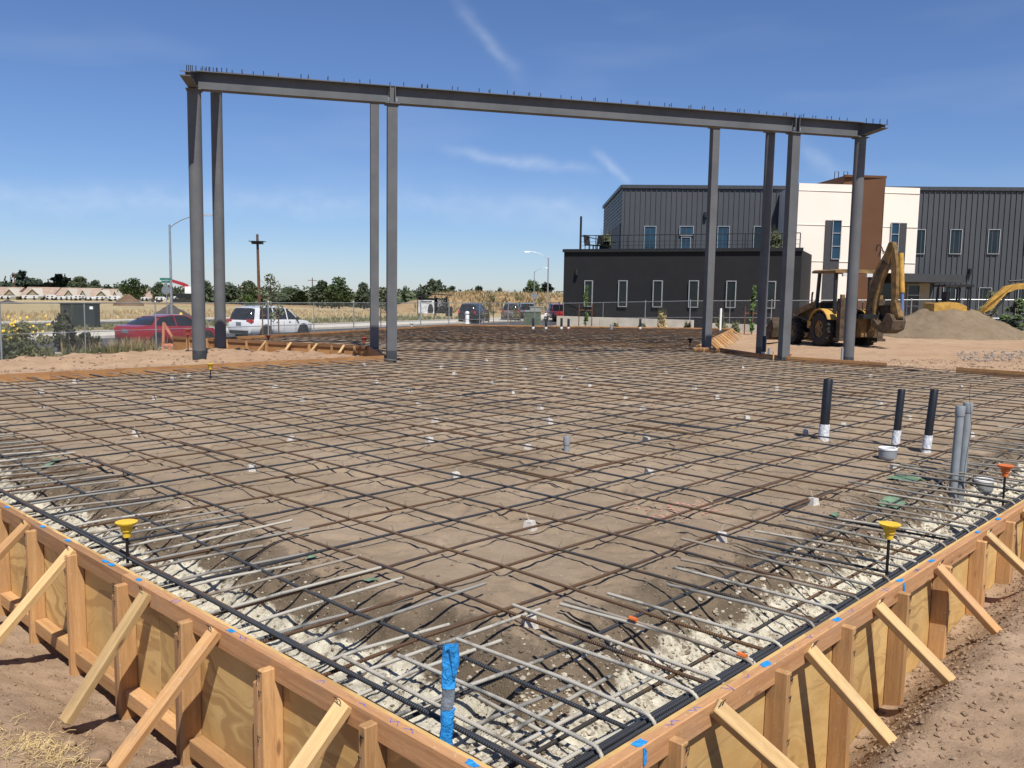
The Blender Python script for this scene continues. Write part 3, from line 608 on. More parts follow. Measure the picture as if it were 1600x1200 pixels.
dm = [dowel_mesh(L_, h, i) for i, (L_, h) in enumerate(((.92, .30), (1.04, .32), (1.16, .30), (.78, .31), (.95, 0), (1.08, 0), (1.22, 0), (.80, 0)))]
random.seed(21)
def dowel(base, ang, k, mt, z=-.055, tilt=0):
    o = bpy.data.objects.new('dowel', dm[k]); COL.objects.link(o)
    if not dm[k].materials: dm[k].materials.append(M['dowel'])
    o.material_slots[0].link = 'OBJECT'; o.material_slots[0].material = M[mt]; o.parent = mat_root
    o.location = V((base.x, base.y, z)) - mat_root.location; o.rotation_euler = (random.uniform(-.25, .25), tilt, ang); return o
angL, angR = math.atan2(DL.y, DL.x), math.atan2(DR.y, DR.x)
su = [.20, .36, .66, .93, 1.138, 1.36, 1.40, 1.612, 1.913, 2.172, 2.456, 2.644] + [2.86 + .225 * i for i in range(70)]
for i, q in enumerate(su):
    if q < UR - .1: dowel(W(q + random.uniform(-.01, .01), .052), angL + random.uniform(-.03, .03), random.choice((0, 1, 2, 3)), 'dowel' if (q < 1.3 or random.random() < .2) else 'dowel2', -.04 + random.uniform(-.015, .015), random.uniform(-.015, .02))
q = .16
while q < VL_ - .1:
    dowel(W(.03, q), angR + random.uniform(-.03, .03), random.choice((4, 5, 6, 7)), 'dowel' if random.random() < (.85 if q < 2.6 else .25) else 'dowel2', -.068 + random.uniform(-.02, .015), random.uniform(-.015, .025)); q += .205 + random.uniform(-.045, .045)
q = .3
while q < UT - .1: dowel(W(q, VL_ - .07), angL + math.pi + random.uniform(-.05, .05), random.choice((4, 7)), 'dowel2', -.05, random.uniform(-.02, .03)); q += .31 + random.uniform(-.04, .04)
# second pair of long dowels laid low at the corner
for c, z in ((.50, -.16),):
    bar('corner_bar', [W(-.0 + .08, c, z), W(.5, c + .005, z + .01), W(1.0, c + .0, z + .03)], .0088, 'dowel'); bar('corner_bar', [W(c, .08, z - .018), W(c, .5, z), W(c + .01, 1.05, z + .02)], .0088, 'dowel')
tw = MB()                                               # tie wires at the near crossings
vv = .27
for i in range(16):
    for j in range(16):
        if random.random() < .55:
            p = W(.60 + .49 * j, .27 + .475 * i, -.062); a = random.uniform(0, 6.28); d = V((math.cos(a), math.sin(a), 0))
            tw.tube([p - d * .012 + V((0, 0, -.02)), p + V((0, 0, .004)), p + d * .012 + V((0, 0, -.018))], .0012, 3); tw.tube([p, p + V((random.uniform(-.03, .03), random.uniform(-.03, .03), random.uniform(.01, .045)))], .0011, 3)
o = tw.build('tie_wire', 'nail', mat_root, world=True, fix=False); o['kind'] = 'stuff'
# orange paint on a few bars
for p in (W(1.372, .66, -.033), W(1.372, .115, -.036)):
    b = MB(); b.tube([p - DL * .02, p + DL * .02], .0112, 8); b.build('marking_paint', 'orangecap', mat_root, world=True)
# concrete spacer blocks
bk = MB(); bk.hexa([(-.038, -.038, -.01), (.038, -.038, -.01), (.038, .038, -.01), (-.038, .038, -.01)], [(-.027, -.027, .056), (.027, -.027, .056), (.027, .027, .056), (-.027, .027, .056)])
bk.tube([(0, 0, .05), (.012, .004, .085), (.03, -.01, .105)], .0014, 4); bk_m = bk.mesh('spacer_block'); bk_m.materials.append(M['block'])
BLK = {(828, 970): 'nearest concrete spacer block, just beyond the blue taped post', (828, 824): 'concrete spacer block straight beyond the nearest one', (1127, 846): 'concrete spacer block left of the yellow capped stake at right', (1270, 790): 'concrete spacer block between the near sand and the green plastic sheet', (712, 748): 'concrete spacer block on the open sand left of centre', (1014, 739): 'concrete spacer block in front of the stub pipe, to its right', (825, 701): 'concrete spacer block just left of the grey stub pipe', (1010, 688): 'concrete spacer block right of the grey stub pipe', (858, 663): 'concrete spacer block just behind the grey stub pipe', (1398, 734): 'concrete spacer block just before the round floor drain',
       (393, 734): 'concrete spacer block nearest the yellow capped stake at left', (213, 681): 'concrete spacer block farthest left of the middle ones', (455, 689): 'left one of the middle pair of concrete spacer blocks', (671, 692): 'right one of the middle pair of concrete spacer blocks', (1259, 678): 'concrete spacer block beside the foot of the tallest black pipe', (1516, 682): 'concrete spacer block just behind the tall grey conduits', (1420, 653): 'concrete spacer block behind the two slimmer black pipes'}
for i, (x, y) in enumerate([(455, 689), (671, 692), (680, 661), (825, 701), (858, 663), (1010, 688), (712, 748), (1014, 739), (828, 824), (828, 970), (1127, 846), (393, 734), (213, 681), (1270, 790), (1167, 655), (67, 638), (241, 624), (270, 593), (64, 616), (118, 598), (295, 589), (473, 626), (430, 607), (588, 599), (640, 613), (655, 633), (690, 576), (568, 572), (710, 587), (770, 600), (802, 618), (878, 592), (921, 605), (978, 624), (1004, 642), (844, 640), (1120, 624), (1085, 609), (1214, 610), (1259, 678), (1374, 632), (1420, 653), (1398, 734), (1516, 682), (1318, 668), (900, 575), (1040, 585), (960, 568), (1160, 577), (1290, 583), (1500, 606), (1360, 590), (760, 566), (820, 578)]):
    p = at(x, y, -.130); o = bpy.data.objects.new('spacer_block', bk_m); COL.objects.link(o); o.location = (p.x, p.y, bedfn(*UVw(p))[0].z - .004 if 0 < UVw(p)[0] < UR and 0 < UVw(p)[1] < VL_ else -.130); o.rotation_euler = (random.uniform(-.06, .06), random.uniform(-.06, .06), random.uniform(0, 6.3))
    tag(o, BLK.get((x, y), 'small pale concrete spacer block holding up the rebar grid farther back'), 'spacer block', 'concrete spacer blocks under the rebar')

# loose stones, clods and straw
def stones(name, mat, n, fn, smin, smax, label, cat, seed):
    random.seed(seed); b = MB(); v = []; f = []
    O8 = [(1, 0, 0), (-1, 0, 0), (0, 1, 0), (0, -1, 0), (0, 0, 1), (0, 0, -1)]; T8 = [(0, 2, 4), (2, 1, 4), (1, 3, 4), (3, 0, 4), (2, 0, 5), (1, 2, 5), (3, 1, 5), (0, 3, 5)]
    import itertools
    for i in range(n):
        p = fn()
        if p is None: continue
        s = smin + (smax - smin) * random.random() ** 3; a = random.uniform(0, 6.28); ca, sa = math.cos(a), math.sin(a); k = (s * random.uniform(.7, 1.3), s * random.uniform(.6, 1.1), s * random.uniform(.45, .8)); o = len(v); pts = []
        base = [V(q) * random.uniform(.8, 1.25) for q in O8]
        # cube-like blunt stone: mid points added on the faces
        fac = [(base[a_] + base[b_] + base[c_]) / 3 * random.uniform(1.25, 1.65) for a_, b_, c_ in T8]
        for q in base + fac: x, y, z = q.x * k[0], q.y * k[1], q.z * k[2]; v.append((p[0] + x * ca - y * sa, p[1] + x * sa + y * ca, p[2] + z + s * .15))
        for j, (a_, b_, c_) in enumerate(T8): f += [(o + a_, o + b_, o + 6 + j), (o + b_, o + c_, o + 6 + j), (o + c_, o + a_, o + 6 + j)]
    b.v = [V(q) for q in v]; b.f = f; o = b.build(name, mat, fix=False); tag(o, label, cat, kind='stuff'); return o
def f_tr():
    u = random.uniform(.03, 8); v = .03 + .85 * random.random() ** 1.7
    return bedfn(u, v)[0]
stones('gravel', 'stone', 15000, f_tr, .003, .021, 'loose pale gravel lying in the right hand footing trench', 'gravel', 3)
def f_tl():
    v = random.uniform(.03, 7); u = .03 + .85 * random.random() ** 1.6
    return bedfn(u, v)[0]
stones('gravel', 'stone', 4500, f_tl, .002, .013, 'fine loose gravel lying in the left hand footing trench', 'gravel', 4)
M['soilcrumb'] = plain('dark soil crumbs', (.150, .115, .080), .95, var=.35, scale=20, bump=.4, bscale=60); M['grit'] = plain('sand grit', (.36, .285, .205), .95, var=.4, scale=20)
def f_bank():
    s_ = random.uniform(.2, 8); e = random.gauss(.82, .20)
    if e < .15: return None
    return bedfn(s_, e)[0] if random.random() < .5 else bedfn(e, s_)[0]
stones('soil_crumbs', 'soilcrumb', 9000, f_bank, .002, .015, 'dark crumbs of soil on the sloping trench banks', 'soil crumbs', 15)
def f_grit(): return bedfn(.9 + 7 * random.random() ** 1.3, .9 + 7 * random.random() ** 1.3)[0]
stones('grit', 'grit', 7000, f_grit, .0015, .007, 'scattered grit and pebbles on the sand under the near rebar', 'grit', 16)
def f_cr():
    u = random.uniform(-.2, 7); e = abs(random.gauss(.30, .26)) + .03
    return gr(u, e)
stones('dirt_clods', 'clod', 7500, f_cr, .002, .017, 'crumbled dirt clods banked against the right form', 'dirt clods', 5)
def f_cr2(): return gr(random.uniform(-.2, 8), random.uniform(.4, 5))
stones('dirt_clods', 'clod', 1500, f_cr2, .001, .007, 'scattered crumbs of dirt on the bare ground at right', 'dirt clods', 6)
def f_cl(): return gl(abs(random.gauss(.40, .35)) + .02, random.uniform(0, 7))
stones('dirt_clods', 'clod', 4200, f_cl, .0015, .013, 'crumbled dirt and stones below the left form', 'dirt clods', 8)
def f_yl():
    u = random.uniform(0, 11); v = random.uniform(14.4, 19); return gleft(u, v) if fb(u, v, 3, .7, 3) > -.05 else None
stones('dirt_clods', 'clod', 2200, f_yl, .006, .045, 'lumps of dirt on the left dirt yard', 'dirt clods', 9)
def f_yr():
    q = at(random.uniform(1495, 1600), random.uniform(549, 563), -.15); return gright(*UVw(q))
M['rubble'] = plain('grey rubble', (.20, .185, .165), .9, var=.4, scale=8)
stones('rubble', 'rubble', 420, f_yr, .012, .06, 'patch of grey broken stone in front of the sand pile', 'rubble', 10)
def f_yr2():
    q = at(random.uniform(1350, 1640), random.uniform(560, 578), -.12); return gright(*UVw(q))
stones('dirt_clods', 'clod', 1200, f_yr2, .008, .04, 'brown clods along the dirt bank beyond the slab', 'dirt clods', 12)
for i, (x, y, s, lab) in enumerate(((152, 1172, .055, 'largest pale stone lying in the dirt below the left form'), (110, 1190, .035, 'pale stone beside the larger stone below the left form'), (107, 1150, .03, 'small pale stone under the near left brace'))):
    random.seed(60 + i); p = at(x, y, -.5); bm = bmesh.new(); bmesh.ops.create_icosphere(bm, subdivisions=3, radius=s)
    for vt in bm.verts: vt.co *= 1 + .22 * fb(vt.co.x, vt.co.y, vt.co.z + i, 22, 3); vt.co.z *= .6
    m_ = bpy.data.meshes.new('stone'); bm.to_mesh(m_); bm.free(); m_.polygons.foreach_set('use_smooth', [True] * len(m_.polygons)); o = bpy.data.objects.new('stone', m_); COL.objects.link(o); m_.materials.append(M['clod']); u_, v_ = UVw(p); o.location = (p.x, p.y, gl(-u_, v_).z + s * .2); tag(o, lab, 'stone')
random.seed(44); b = MB()
for i in range(420):
    p = at(random.gauss(60, 45), random.gauss(1185, 25), -.5); u_, v_ = UVw(p)
    if -u_ < .05: continue
    z = gl(-u_, v_).z; a = random.uniform(0, 6.28); d = V((math.cos(a), math.sin(a), 0)); L_ = random.uniform(.02, .07)
    b.tube([V((p.x, p.y, z + .004)), V((p.x, p.y, z + .008)) + d * L_ * .5 + V((0, 0, random.uniform(0, .015))), V((p.x, p.y, z + .004)) + d * L_ + V((0, 0, random.uniform(0, .02)))], .0011, 3, cap=False)
tag(b.build('straw', 'straw', fix=False), 'dry straw strewn on the dirt at the lower left', 'straw', kind='stuff')

# scraps of green vapour sheet showing in the trench banks
random.seed(31)
for i, (x, y, s, lab) in enumerate(((1415, 770, .22, 'torn green plastic sheet in the trench beside the grey conduits'), (1395, 802, .16, 'folded scrap of green plastic sheet below the conduits'), (580, 940, .05, 'small green plastic scrap on the left trench bank'), (487, 904, .04, 'tiny green plastic scrap among the left dowels'), (1303, 830, .05, 'green plastic scrap on the right trench bank'), (80, 742, .10, 'green plastic scrap on the far left trench bank'))):
    p = at(x, y, -.25); u_, v_ = UVw(p); n = 9
    o = grid('plastic_sheet', 'greenpoly', [s * (k / n - .5) * 1.5 for k in range(n + 1)], [s * (k / n - .5) for k in range(n + 1)], lambda a, c: (lambda u2, v2: bedfn(u2, v2)[0] + V((0, 0, .012 + .02 * abs(fb(a, c, i, 14, 3)) * min(1, s * 8))))(u_ + a, v_ + c), kind=None)
    tag(o, lab, 'plastic sheet')

random.seed(91)
for i, (x, y, sx_, sy_, n) in enumerate(((1060, 800, 45, 7, 90), (1085, 790, 30, 6, 60), (1568, 728, 16, 5, 30), (1340, 806, 14, 4, 24), (1335, 812, 10, 3, 14))):
    b = MB()
    for k in range(n):
        p = at(random.gauss(x, sx_), random.gauss(y, sy_), -.13); u_, v_ = UVw(p)
        if not (0 < u_ < UR and 0 < v_ < VL_): continue
        q = bedfn(u_, v_)[0] + V((0, 0, .004)); r_ = random.uniform(.004, .02); b.add([q + V((r_ * math.cos(j * 1.05) * random.uniform(.5, 1.2), r_ * math.sin(j * 1.05) * random.uniform(.5, 1.2), 0)) for j in range(6)], [tuple(range(6))])
    o = b.build('spray_paint', 'sprayed', fix=False); tag(o, ['streak of faded pink marking paint across the sand', 'second fainter streak of pink paint on the sand', 'pink paint specks beside the tall conduits', 'pink paint specks on the right trench bank', 'few pink paint flecks near the trench edge'][i], 'paint mark', kind='stuff')
p = at(268, 549, -.5); t = thing('marker_frame', 'orange painted lath frame standing before the red car', 'barricade', (p.x, p.y, -.75)); M['lath'] = plain('orange painted lath', (.42, .17, .11), .8, var=.2, scale=6)
for a, c in (((-.28, 0, 0), (-.22, 0, 1.15)), ((-.25, .1, 1.1), (.38, 0, .1)), ((-.3, 0, .45), (.6, 0, .42)), ((-.3, 0, .28), (.6, 0, .25)), ((.5, 0, 0), (.5, 0, .55)), ((-.05, 0, 0), (-.05, 0, .5))): board('lath', 'lath', t, a, c, .08, .025, (0, .3, 1) if abs(a[2] - c[2]) < .2 else (1, 0, 0))
# ================================================================ pipes and stakes in the slab
def bedz(p):
    u_, v_ = UVw(p); return bedfn(u_, v_)[0].z if 0 < u_ < UR and 0 < v_ < VL_ else -.130
def black_pipe(x, yb, yt, r, label, group, wrap_frac=.3, lean=0.0, wm='wrap'):
    p = at(x, yb, -.17); p.z = bedz(p) - .03; h = atY(x, yt, p.y).z - p.z
    t = thing('vent_pipe', label, 'pipe', p, 0, group); d = V((lean, 0, 1))
    b = MB(); n = 20; prof = [(r, h * wrap_frac * .7), (r, h - .004), (r - .003, h), (r * .88, h), (r * .86, h - .08), (.002, h - .085)]
    b.lathe(prof, n=n); b.v = [V((q.x + lean * q.z, q.y, q.z)) for q in b.v]; b.build('pipe', 'abs', t, 'auto')
    b = MB(); secs = []
    for i in range(12):
        z = h * wrap_frac * i / 11; secs.append([((r * 1.10 + .10 * r * math.sin(k * 2.3 + i * 1.7)) * math.cos(k * 2 * math.pi / n) + lean * z, (r * 1.10 + .10 * r * math.cos(k * 1.9 + i)) * math.sin(k * 2 * math.pi / n), z) for k in range(n)])
    b.loft(secs).build('white_wrap', wm, t, 'auto'); return t
black_pipe(1286, 692, 592, .051, 'tallest black vent pipe with white wrapped foot, left of the near three', 'black vent pipes', .29, .03)
black_pipe(1398, 706, 608, .038, 'black vent pipe behind the grey floor drain, middle of the near three', 'black vent pipes', .33, .05)
black_pipe(1446, 714, 608, .040, 'black vent pipe nearest the grey conduits, white wrapped foot', 'black vent pipes', .30, .07)
black_pipe(1193, 562, 525, .055, 'black vent pipe with white foot in front of the square right column', 'black vent pipes', .32)
for x, yt, lab in ((833, 497, 'distant black vent pipe, first from the left'), (853, 498, 'distant black vent pipe, second from the left'), (877, 497, 'distant black vent pipe, third from the left'), (888, 498, 'distant black vent pipe with a red foot'), (1000, 498, 'distant black vent pipe standing alone before the low wall')):
    t = black_pipe(x, 518, yt, .055, lab, 'distant black vent pipes', .35)
    if x == 888:
        b = MB(); b.lathe([(.10, 0), (.13, .05), (.10, .12), (.07, .13)], n=10); b.build('red_collar', 'carcrimson', t)
def conduit(x, yb, yt, r, label, name='conduit', lean=0.0, mat='pvc', zf=-.30, cap=True):
    p = at(x, yb, zf); p.z = min(zf, bedz(p)) - .03; h = atY(x, yt, p.y).z - p.z
    t = thing(name, label, 'pipe', p); b = MB(); b.lathe([(r, 0), (r, h - .05), (r - .004, h - .05)], n=18); b.v = [V((q.x + lean * q.z, q.y, q.z)) for q in b.v]; b.build('pipe', mat, t, 'auto')
    if cap:
        b = MB(); b.lathe([(r * 1.12, h - .085), (r * 1.16, h - .08), (r * 1.16, h - .006), (r * 1.1, h), (.001, h + .004)], n=18); b.v = [V((q.x + lean * q.z, q.y, q.z)) for q in b.v]; b.build('cap', 'pvc', t, 'auto')
    return t
t = conduit(1487, 788, 634, .034, 'left of two tall grey conduits standing at the right trench', lean=.02)
conduit(1499, 782, 629, .035, 'right of two tall grey conduits standing at the right trench', lean=.02)
p = t.location
b = MB(); b.tube([V((.09, .02, .1)), V((.075, -.03, .4)), V((.10, -.04, .7)), V((.085, 0, .98)), V((.10, .02, 1.08))], .002, 4); b.build('pull_wire', 'nail', t)
conduit(885, 711, 682, .030, 'short grey capped stub pipe in the middle of the rebar grid', 'stub_pipe', zf=-.16)
conduit(955, 519, 505, .06, 'distant stub pipe of weathered grey among the black ones', 'stub_pipe', zf=-.16, cap=False)
conduit(1201, 562, 541, .035, 'short grey stub right of the wrapped pipe by the square column', 'stub_pipe', zf=-.16, cap=False)
conduit(1315, 568, 540, .03, 'thin grey conduit at the foot of the rightmost round column', 'stub_pipe', zf=-.16, cap=False)
conduit(1208, 566, 546, .02, 'thin pale stake beside the short grey stub', 'stub_pipe', zf=-.16, mat='stud', cap=False)
conduit(1125, 520, 480, .05, 'distant white riser beside the receding form wall', 'stub_pipe', zf=-.16, mat='white', cap=False)
def drain(x, y, r, label, zf=-.15):
    p = at(x, y, zf); t = thing('floor_drain', label, 'drain', (p.x, p.y, bedz(p) - .02)); b = MB(); h = .12
    b.lathe([(r * .7, 0), (r * .95, .02), (r, .04), (r, h), (r * .84, h), (r * .82, .05), (.002, .045)], n=22).build('bowl', 'pvc', t, 'auto')
    b = MB(); secs = []
    for rr, z in ((r * 1.05, h - .012), (r * 1.06, h + .004), (r * .95, h + .008), (r * .84, h + .004), (r * .83, h - .012)): secs.append([(rr * math.cos(k * math.pi / 11), rr * math.sin(k * math.pi / 11), z) for k in range(22)])
    b.loft(secs, cap=False).build('rim', 'white', t, 'auto'); return t
drain(1386, 722, .085, 'round grey floor drain with white rim in front of the black pipes')
t = drain(1539, 728, .085, 'round grey floor drain with white rim beyond the tall conduits', -.1)
b = MB(); b.tube([(-.02, -.05, -.05), (-.06, -.25, -.12), (-.1, -.45, -.16)], .045, 12); b.build('trap_pipe', 'abs', t)
def cap_stake(x, yt, base, cap, label, s=1.0, group='stakes with plastic caps', skirt=True):
    ztop = atY(x, yt, base.y).z; t = thing('capped_stake', label, 'stake', base, 0, group); h = ztop - base.z
    b = MB(); b.tube([(0, 0, -.05), (0, 0, h - .03)], .0085 * s, 8); b.build('stake', 'nail', t)
    b = MB(); b.lathe([(.021 * s, h - .085 * s), (.023 * s, h - .055 * s), (.030 * s, h - .052 * s), (.032 * s, h - .026 * s), (.048 * s, h - .018 * s), (.058 * s, h - .004 * s), (.058 * s, h), (.002, h + .001)], n=14 if skirt else 10); b.build('cap', cap, t, 'auto'); return t
def onbed(u_, v_, dz=0): q = bedfn(u_, v_)[0].copy(); q.z += dz; return q
cap_stake(200, 815, onbed(.13, 3.13), 'yellowcap', 'yellow capped stake standing inside the left form')
cap_stake(1393, 818, onbed(3.0, .13), 'yellowcap', 'yellow capped stake standing inside the right form')
cap_stake(1578, 727, onbed(5.42, .16), 'orangecap', 'orange capped stake near the far end of the right form')
for x, yb, yt, c, s, lab in ((329, 590, 568, 'yellowcap', 1.2, 'small yellow capped stake in front of the left round column'), (419, 532, 524, 'redcap', 1.6, 'red capped stake behind the left dirt notch'), (569, 545, 527, 'redcap', 1.8, 'red capped stake beside the inner left column'), (1232, 562, 553, 'orangecap', 1.4, 'orange capped stake right of the square right column'),
                             (643, 511, 505, 'white', 1.8, 'white capped stake by the far left form board'), (1078, 543, 529, 'nail', 1.6, 'dark capped stake at the end of the receding form wall'), (1110, 528, 517, 'redcap', 1.6, 'brown capped stake along the receding form wall'), (308 - 14, 552, 514, 'redcap', 1.6, 'tall red capped stake in front of the red car')):
    p = at(x, yb, -.1); cap_stake(x, yt, p, c, lab, s)
# blue taped post at the corner
b0 = onbed(.050, .475, -.02); t = thing('taped_post', 'upright post wrapped in blue tape at the near corner of the slab', 'post', b0); hh = atY(706, 1008, b0.y).z - b0.z
def wrapseg(z0, z1, r, mat, name, sd):
    random.seed(sd); b = MB(); secs = []; n = 14
    for i in range(24):
        z = z0 + (z1 - z0) * i / 23; k = 1 - .25 * (i == 23 and z1 > hh - .01); secs.append([(r * k * (1 + .30 * fb(math.cos(j * 6.283 / n) * 2, z * 14, sd, 1.5, 4)) * math.cos(j * 6.283 / n) * 1.15 + .025 * z, r * k * (1 + .30 * fb(math.sin(j * 6.283 / n) * 2, z * 14, sd + 3, 1.5, 4)) * math.sin(j * 6.283 / n) * .8, z) for j in range(n)])
    return b.loft(secs).build(name, mat, t, 'auto')
wrapseg(0, hh * .70, .0195, 'tape', 'blue_wrap', 1); wrapseg(hh * .70, hh * .80, .0180, 'greytape', 'grey_wrap', 2); wrapseg(hh * .80, hh, .0205, 'tape', 'blue_wrap', 3)
b = MB(); b.tube([(.01, .0, hh - .02), (.03, -.015, hh + .004), (.036, -.012, hh - .05), (.034, -.01, hh - .11)], [.014, .02, .017, .005], 8); b.build('tape_flap', 'tape', t, 'auto')

# ================================================================ steel frame
fA, fB = V((-6.63, 18.25, 0)), V((8.66, 22.26, 0)); bA, bB = V((-7.42, 21.93, 0)), V((7.48, 26.06, 0))
fd = (fB - fA).normalized(); fn_ = V((fd.y, -fd.x, 0)); bd = (bB - bA).normalized()
sf = thing('steel_frame', 'tall grey steel frame of columns and roof beams over the slab', 'steel frame', fA)
def ray_hit(px, A, d):                                   # point on a plan line below a photo column
    q = ray(px, 460); q = V((q.x, q.y, 0)); k = (A.x * d.y - A.y * d.x) / (q.x * d.y - q.y * d.x); return q * k
ZF, ZB, DF, DB = 5.50, 6.33, .36, .41
cols = [('round', fA, -.14, ZF), ('square', ray_hit(612, fA, fd), -.20, ZF), ('square', ray_hit(1229, fA, fd), -.2, ZF), ('round', fB, -.2, ZF),
        ('round', bA, -.5, ZB), ('square', ray_hit(585, bA, bd), -.5, ZB), ('square', ray_hit(1107, bA, bd), -.5, ZB), ('round', bB, -.5, ZB)]
fe = [fd, V((-fd.y, fd.x, 0)), V((0, 0, 1))]
for kind, p, z0, z1 in cols:
    z0 -= .2; zs = .14 if p.y < 21.5 else -.02
    if kind == 'round':
        b = MB(); b.lathe([(.138, zs), (.138, z1 - .02)], (p.x, p.y, 0), 28); c = b.build('column', 'steel', sf, 'auto', world=True)
        b = MB(); b.lathe([(.1395, z0), (.1395, zs)], (p.x, p.y, 0), 28); b.build('column_base', 'steeldark', sf, 'auto', world=True)
    else:
        b = MB(); b.box((p.x, p.y, (zs + z1 - .02) / 2), (.215, .215, z1 - .02 - zs), ax=fe); c = b.build('column', 'steel', sf, world=True)
        b = MB(); b.box((p.x, p.y, (zs + z0) / 2), (.218, .218, zs - z0), ax=fe); b.build('column_base', 'steeldark', sf, world=True)
    b = MB(); b.box((p.x, p.y, z1 - .010), (.31, .31, .019), ax=fe); b.build('cap_plate', 'steel', sf, world=True)
def ibeam(name, p, q, zt0, zt1, d0, d1, wf, label=None):
    p, q = V(p), V(q); e = (q - p); e.z = 0; e.normalize(); s = V((-e.y, e.x, 0)); b = MB(); tf = .018
    def seg(off0, off1, za0, za1, zb0, zb1): b.hexa([p + s * off0 + V((0, 0, za0)), q + s * off0 + V((0, 0, zb0)), q + s * off1 + V((0, 0, zb0)), p + s * off1 + V((0, 0, za0))], [p + s * off0 + V((0, 0, za1)), q + s * off0 + V((0, 0, zb1)), q + s * off1 + V((0, 0, zb1)), p + s * off1 + V((0, 0, za1))])
    seg(-wf / 2, wf / 2, zt0 - tf, zt0, zt1 - tf, zt1); seg(-wf / 2, wf / 2, zt0 - d0, zt0 - d0 + tf, zt1 - d1, zt1 - d1 + tf); seg(-.006, .006, zt0 - d0 + tf, zt0 - tf, zt1 - d1 + tf, zt1 - tf)
    return b.build(name, 'steel', sf, world=True)
pts = [c[1] for c in cols]
ibeam('front_beam', pts[0] + fd * .03, pts[1] - fd * .07, ZF + DF, ZF + DF, DF, DF, .25)
ibeam('front_beam', pts[1] + fd * .07, pts[2] - fd * .07, ZF + DF, ZF + DF, DF, DF, .25)
ibeam('front_beam', pts[2] + fd * .07, pts[3] - fd * .03, ZF + DF, ZF + DF, DF, DF, .25)
ibeam('back_beam', pts[4] + bd * .05, pts[7] + bd * .06, ZB + DB, ZB + DB, DB, DB, .25)
for k, (f_, b_) in enumerate(((pts[0], pts[4]), (pts[3], pts[7]))):      # rafters with tapered cantilevers towards the viewer
    e = (f_ - b_); e.normalize(); sl_ = (ZB + DB - ZF - DF) / (f_ - b_).length
    ibeam('rafter', b_ - e * .05, f_ - e * .04, ZB + DB - .01, ZF + DF + .02, DB, DF, .20)
    ibeam('cantilever', f_ - e * .04, f_ + e * (1.15 if k == 0 else .86), ZF + DF + .016, ZF + DF + .006 - sl_ * (1.15 if k == 0 else .86), DF, .09, .20)
for p in (pts[1], pts[2]):                                               # splice stubs with end plates over the inner columns
    for s in (-1, 1):
        b = MB(); b.box((p.x + fd.x * .055 * s, p.y + fd.y * .055 * s, ZF + DF / 2), (.016, .26, DF), ax=fe); b.build('stiffener_plate', 'steel', sf, world=True)
    b = MB(); b.box((p.x, p.y, ZF + DF / 2), (.09, .012, DF - .03), ax=fe); b.build('web_plate', 'steel', sf, world=True)
    for s in (-1, 1):
        for z in (.05, .09):
            b = MB(); q = p + fd * (.085 * s) + fn_ * .10; b.box((q.x, q.y, ZF + z), (.03, .03, .025), ax=fe); b.build('bolt', 'galv', sf, world=True)
random.seed(77); Lf = (fB - fA).length
sx = [.05, .14, .22, .30, .38, .46, .55, .65, .75, .95] + [1.1 + .32 * i + random.uniform(-.12, .12) for i in range(46)]
for x in sx:
    for y in ((-.05, .06) if random.random() < .35 else (random.uniform(-.06, .06),)):
        if x < Lf:
            p = fA + fd * x + V((-fd.y, fd.x, 0)) * y; b = MB(); b.tube([(p.x, p.y, ZF + DF), (p.x, p.y, ZF + DF + .105)], .0095, 6); b.build('shear_stud', 'bolt', sf, world=True)
for f_, b_ in ((pts[0], pts[4]), (pts[3], pts[7])):
    e = (f_ - b_).normalized(); sl_ = (ZB + DB - ZF - DF) / (f_ - b_).length
    for i in range(9):
        x = -1.1 + i * .62 if i > 3 else -.92 + i * .25
        q = f_ - e * x; z = ZF + DF + sl_ * x; b = MB(); b.tube([(q.x, q.y, z), (q.x, q.y, z + .12)], .0095, 6); b.build('shear_stud', 'bolt', sf, world=True)

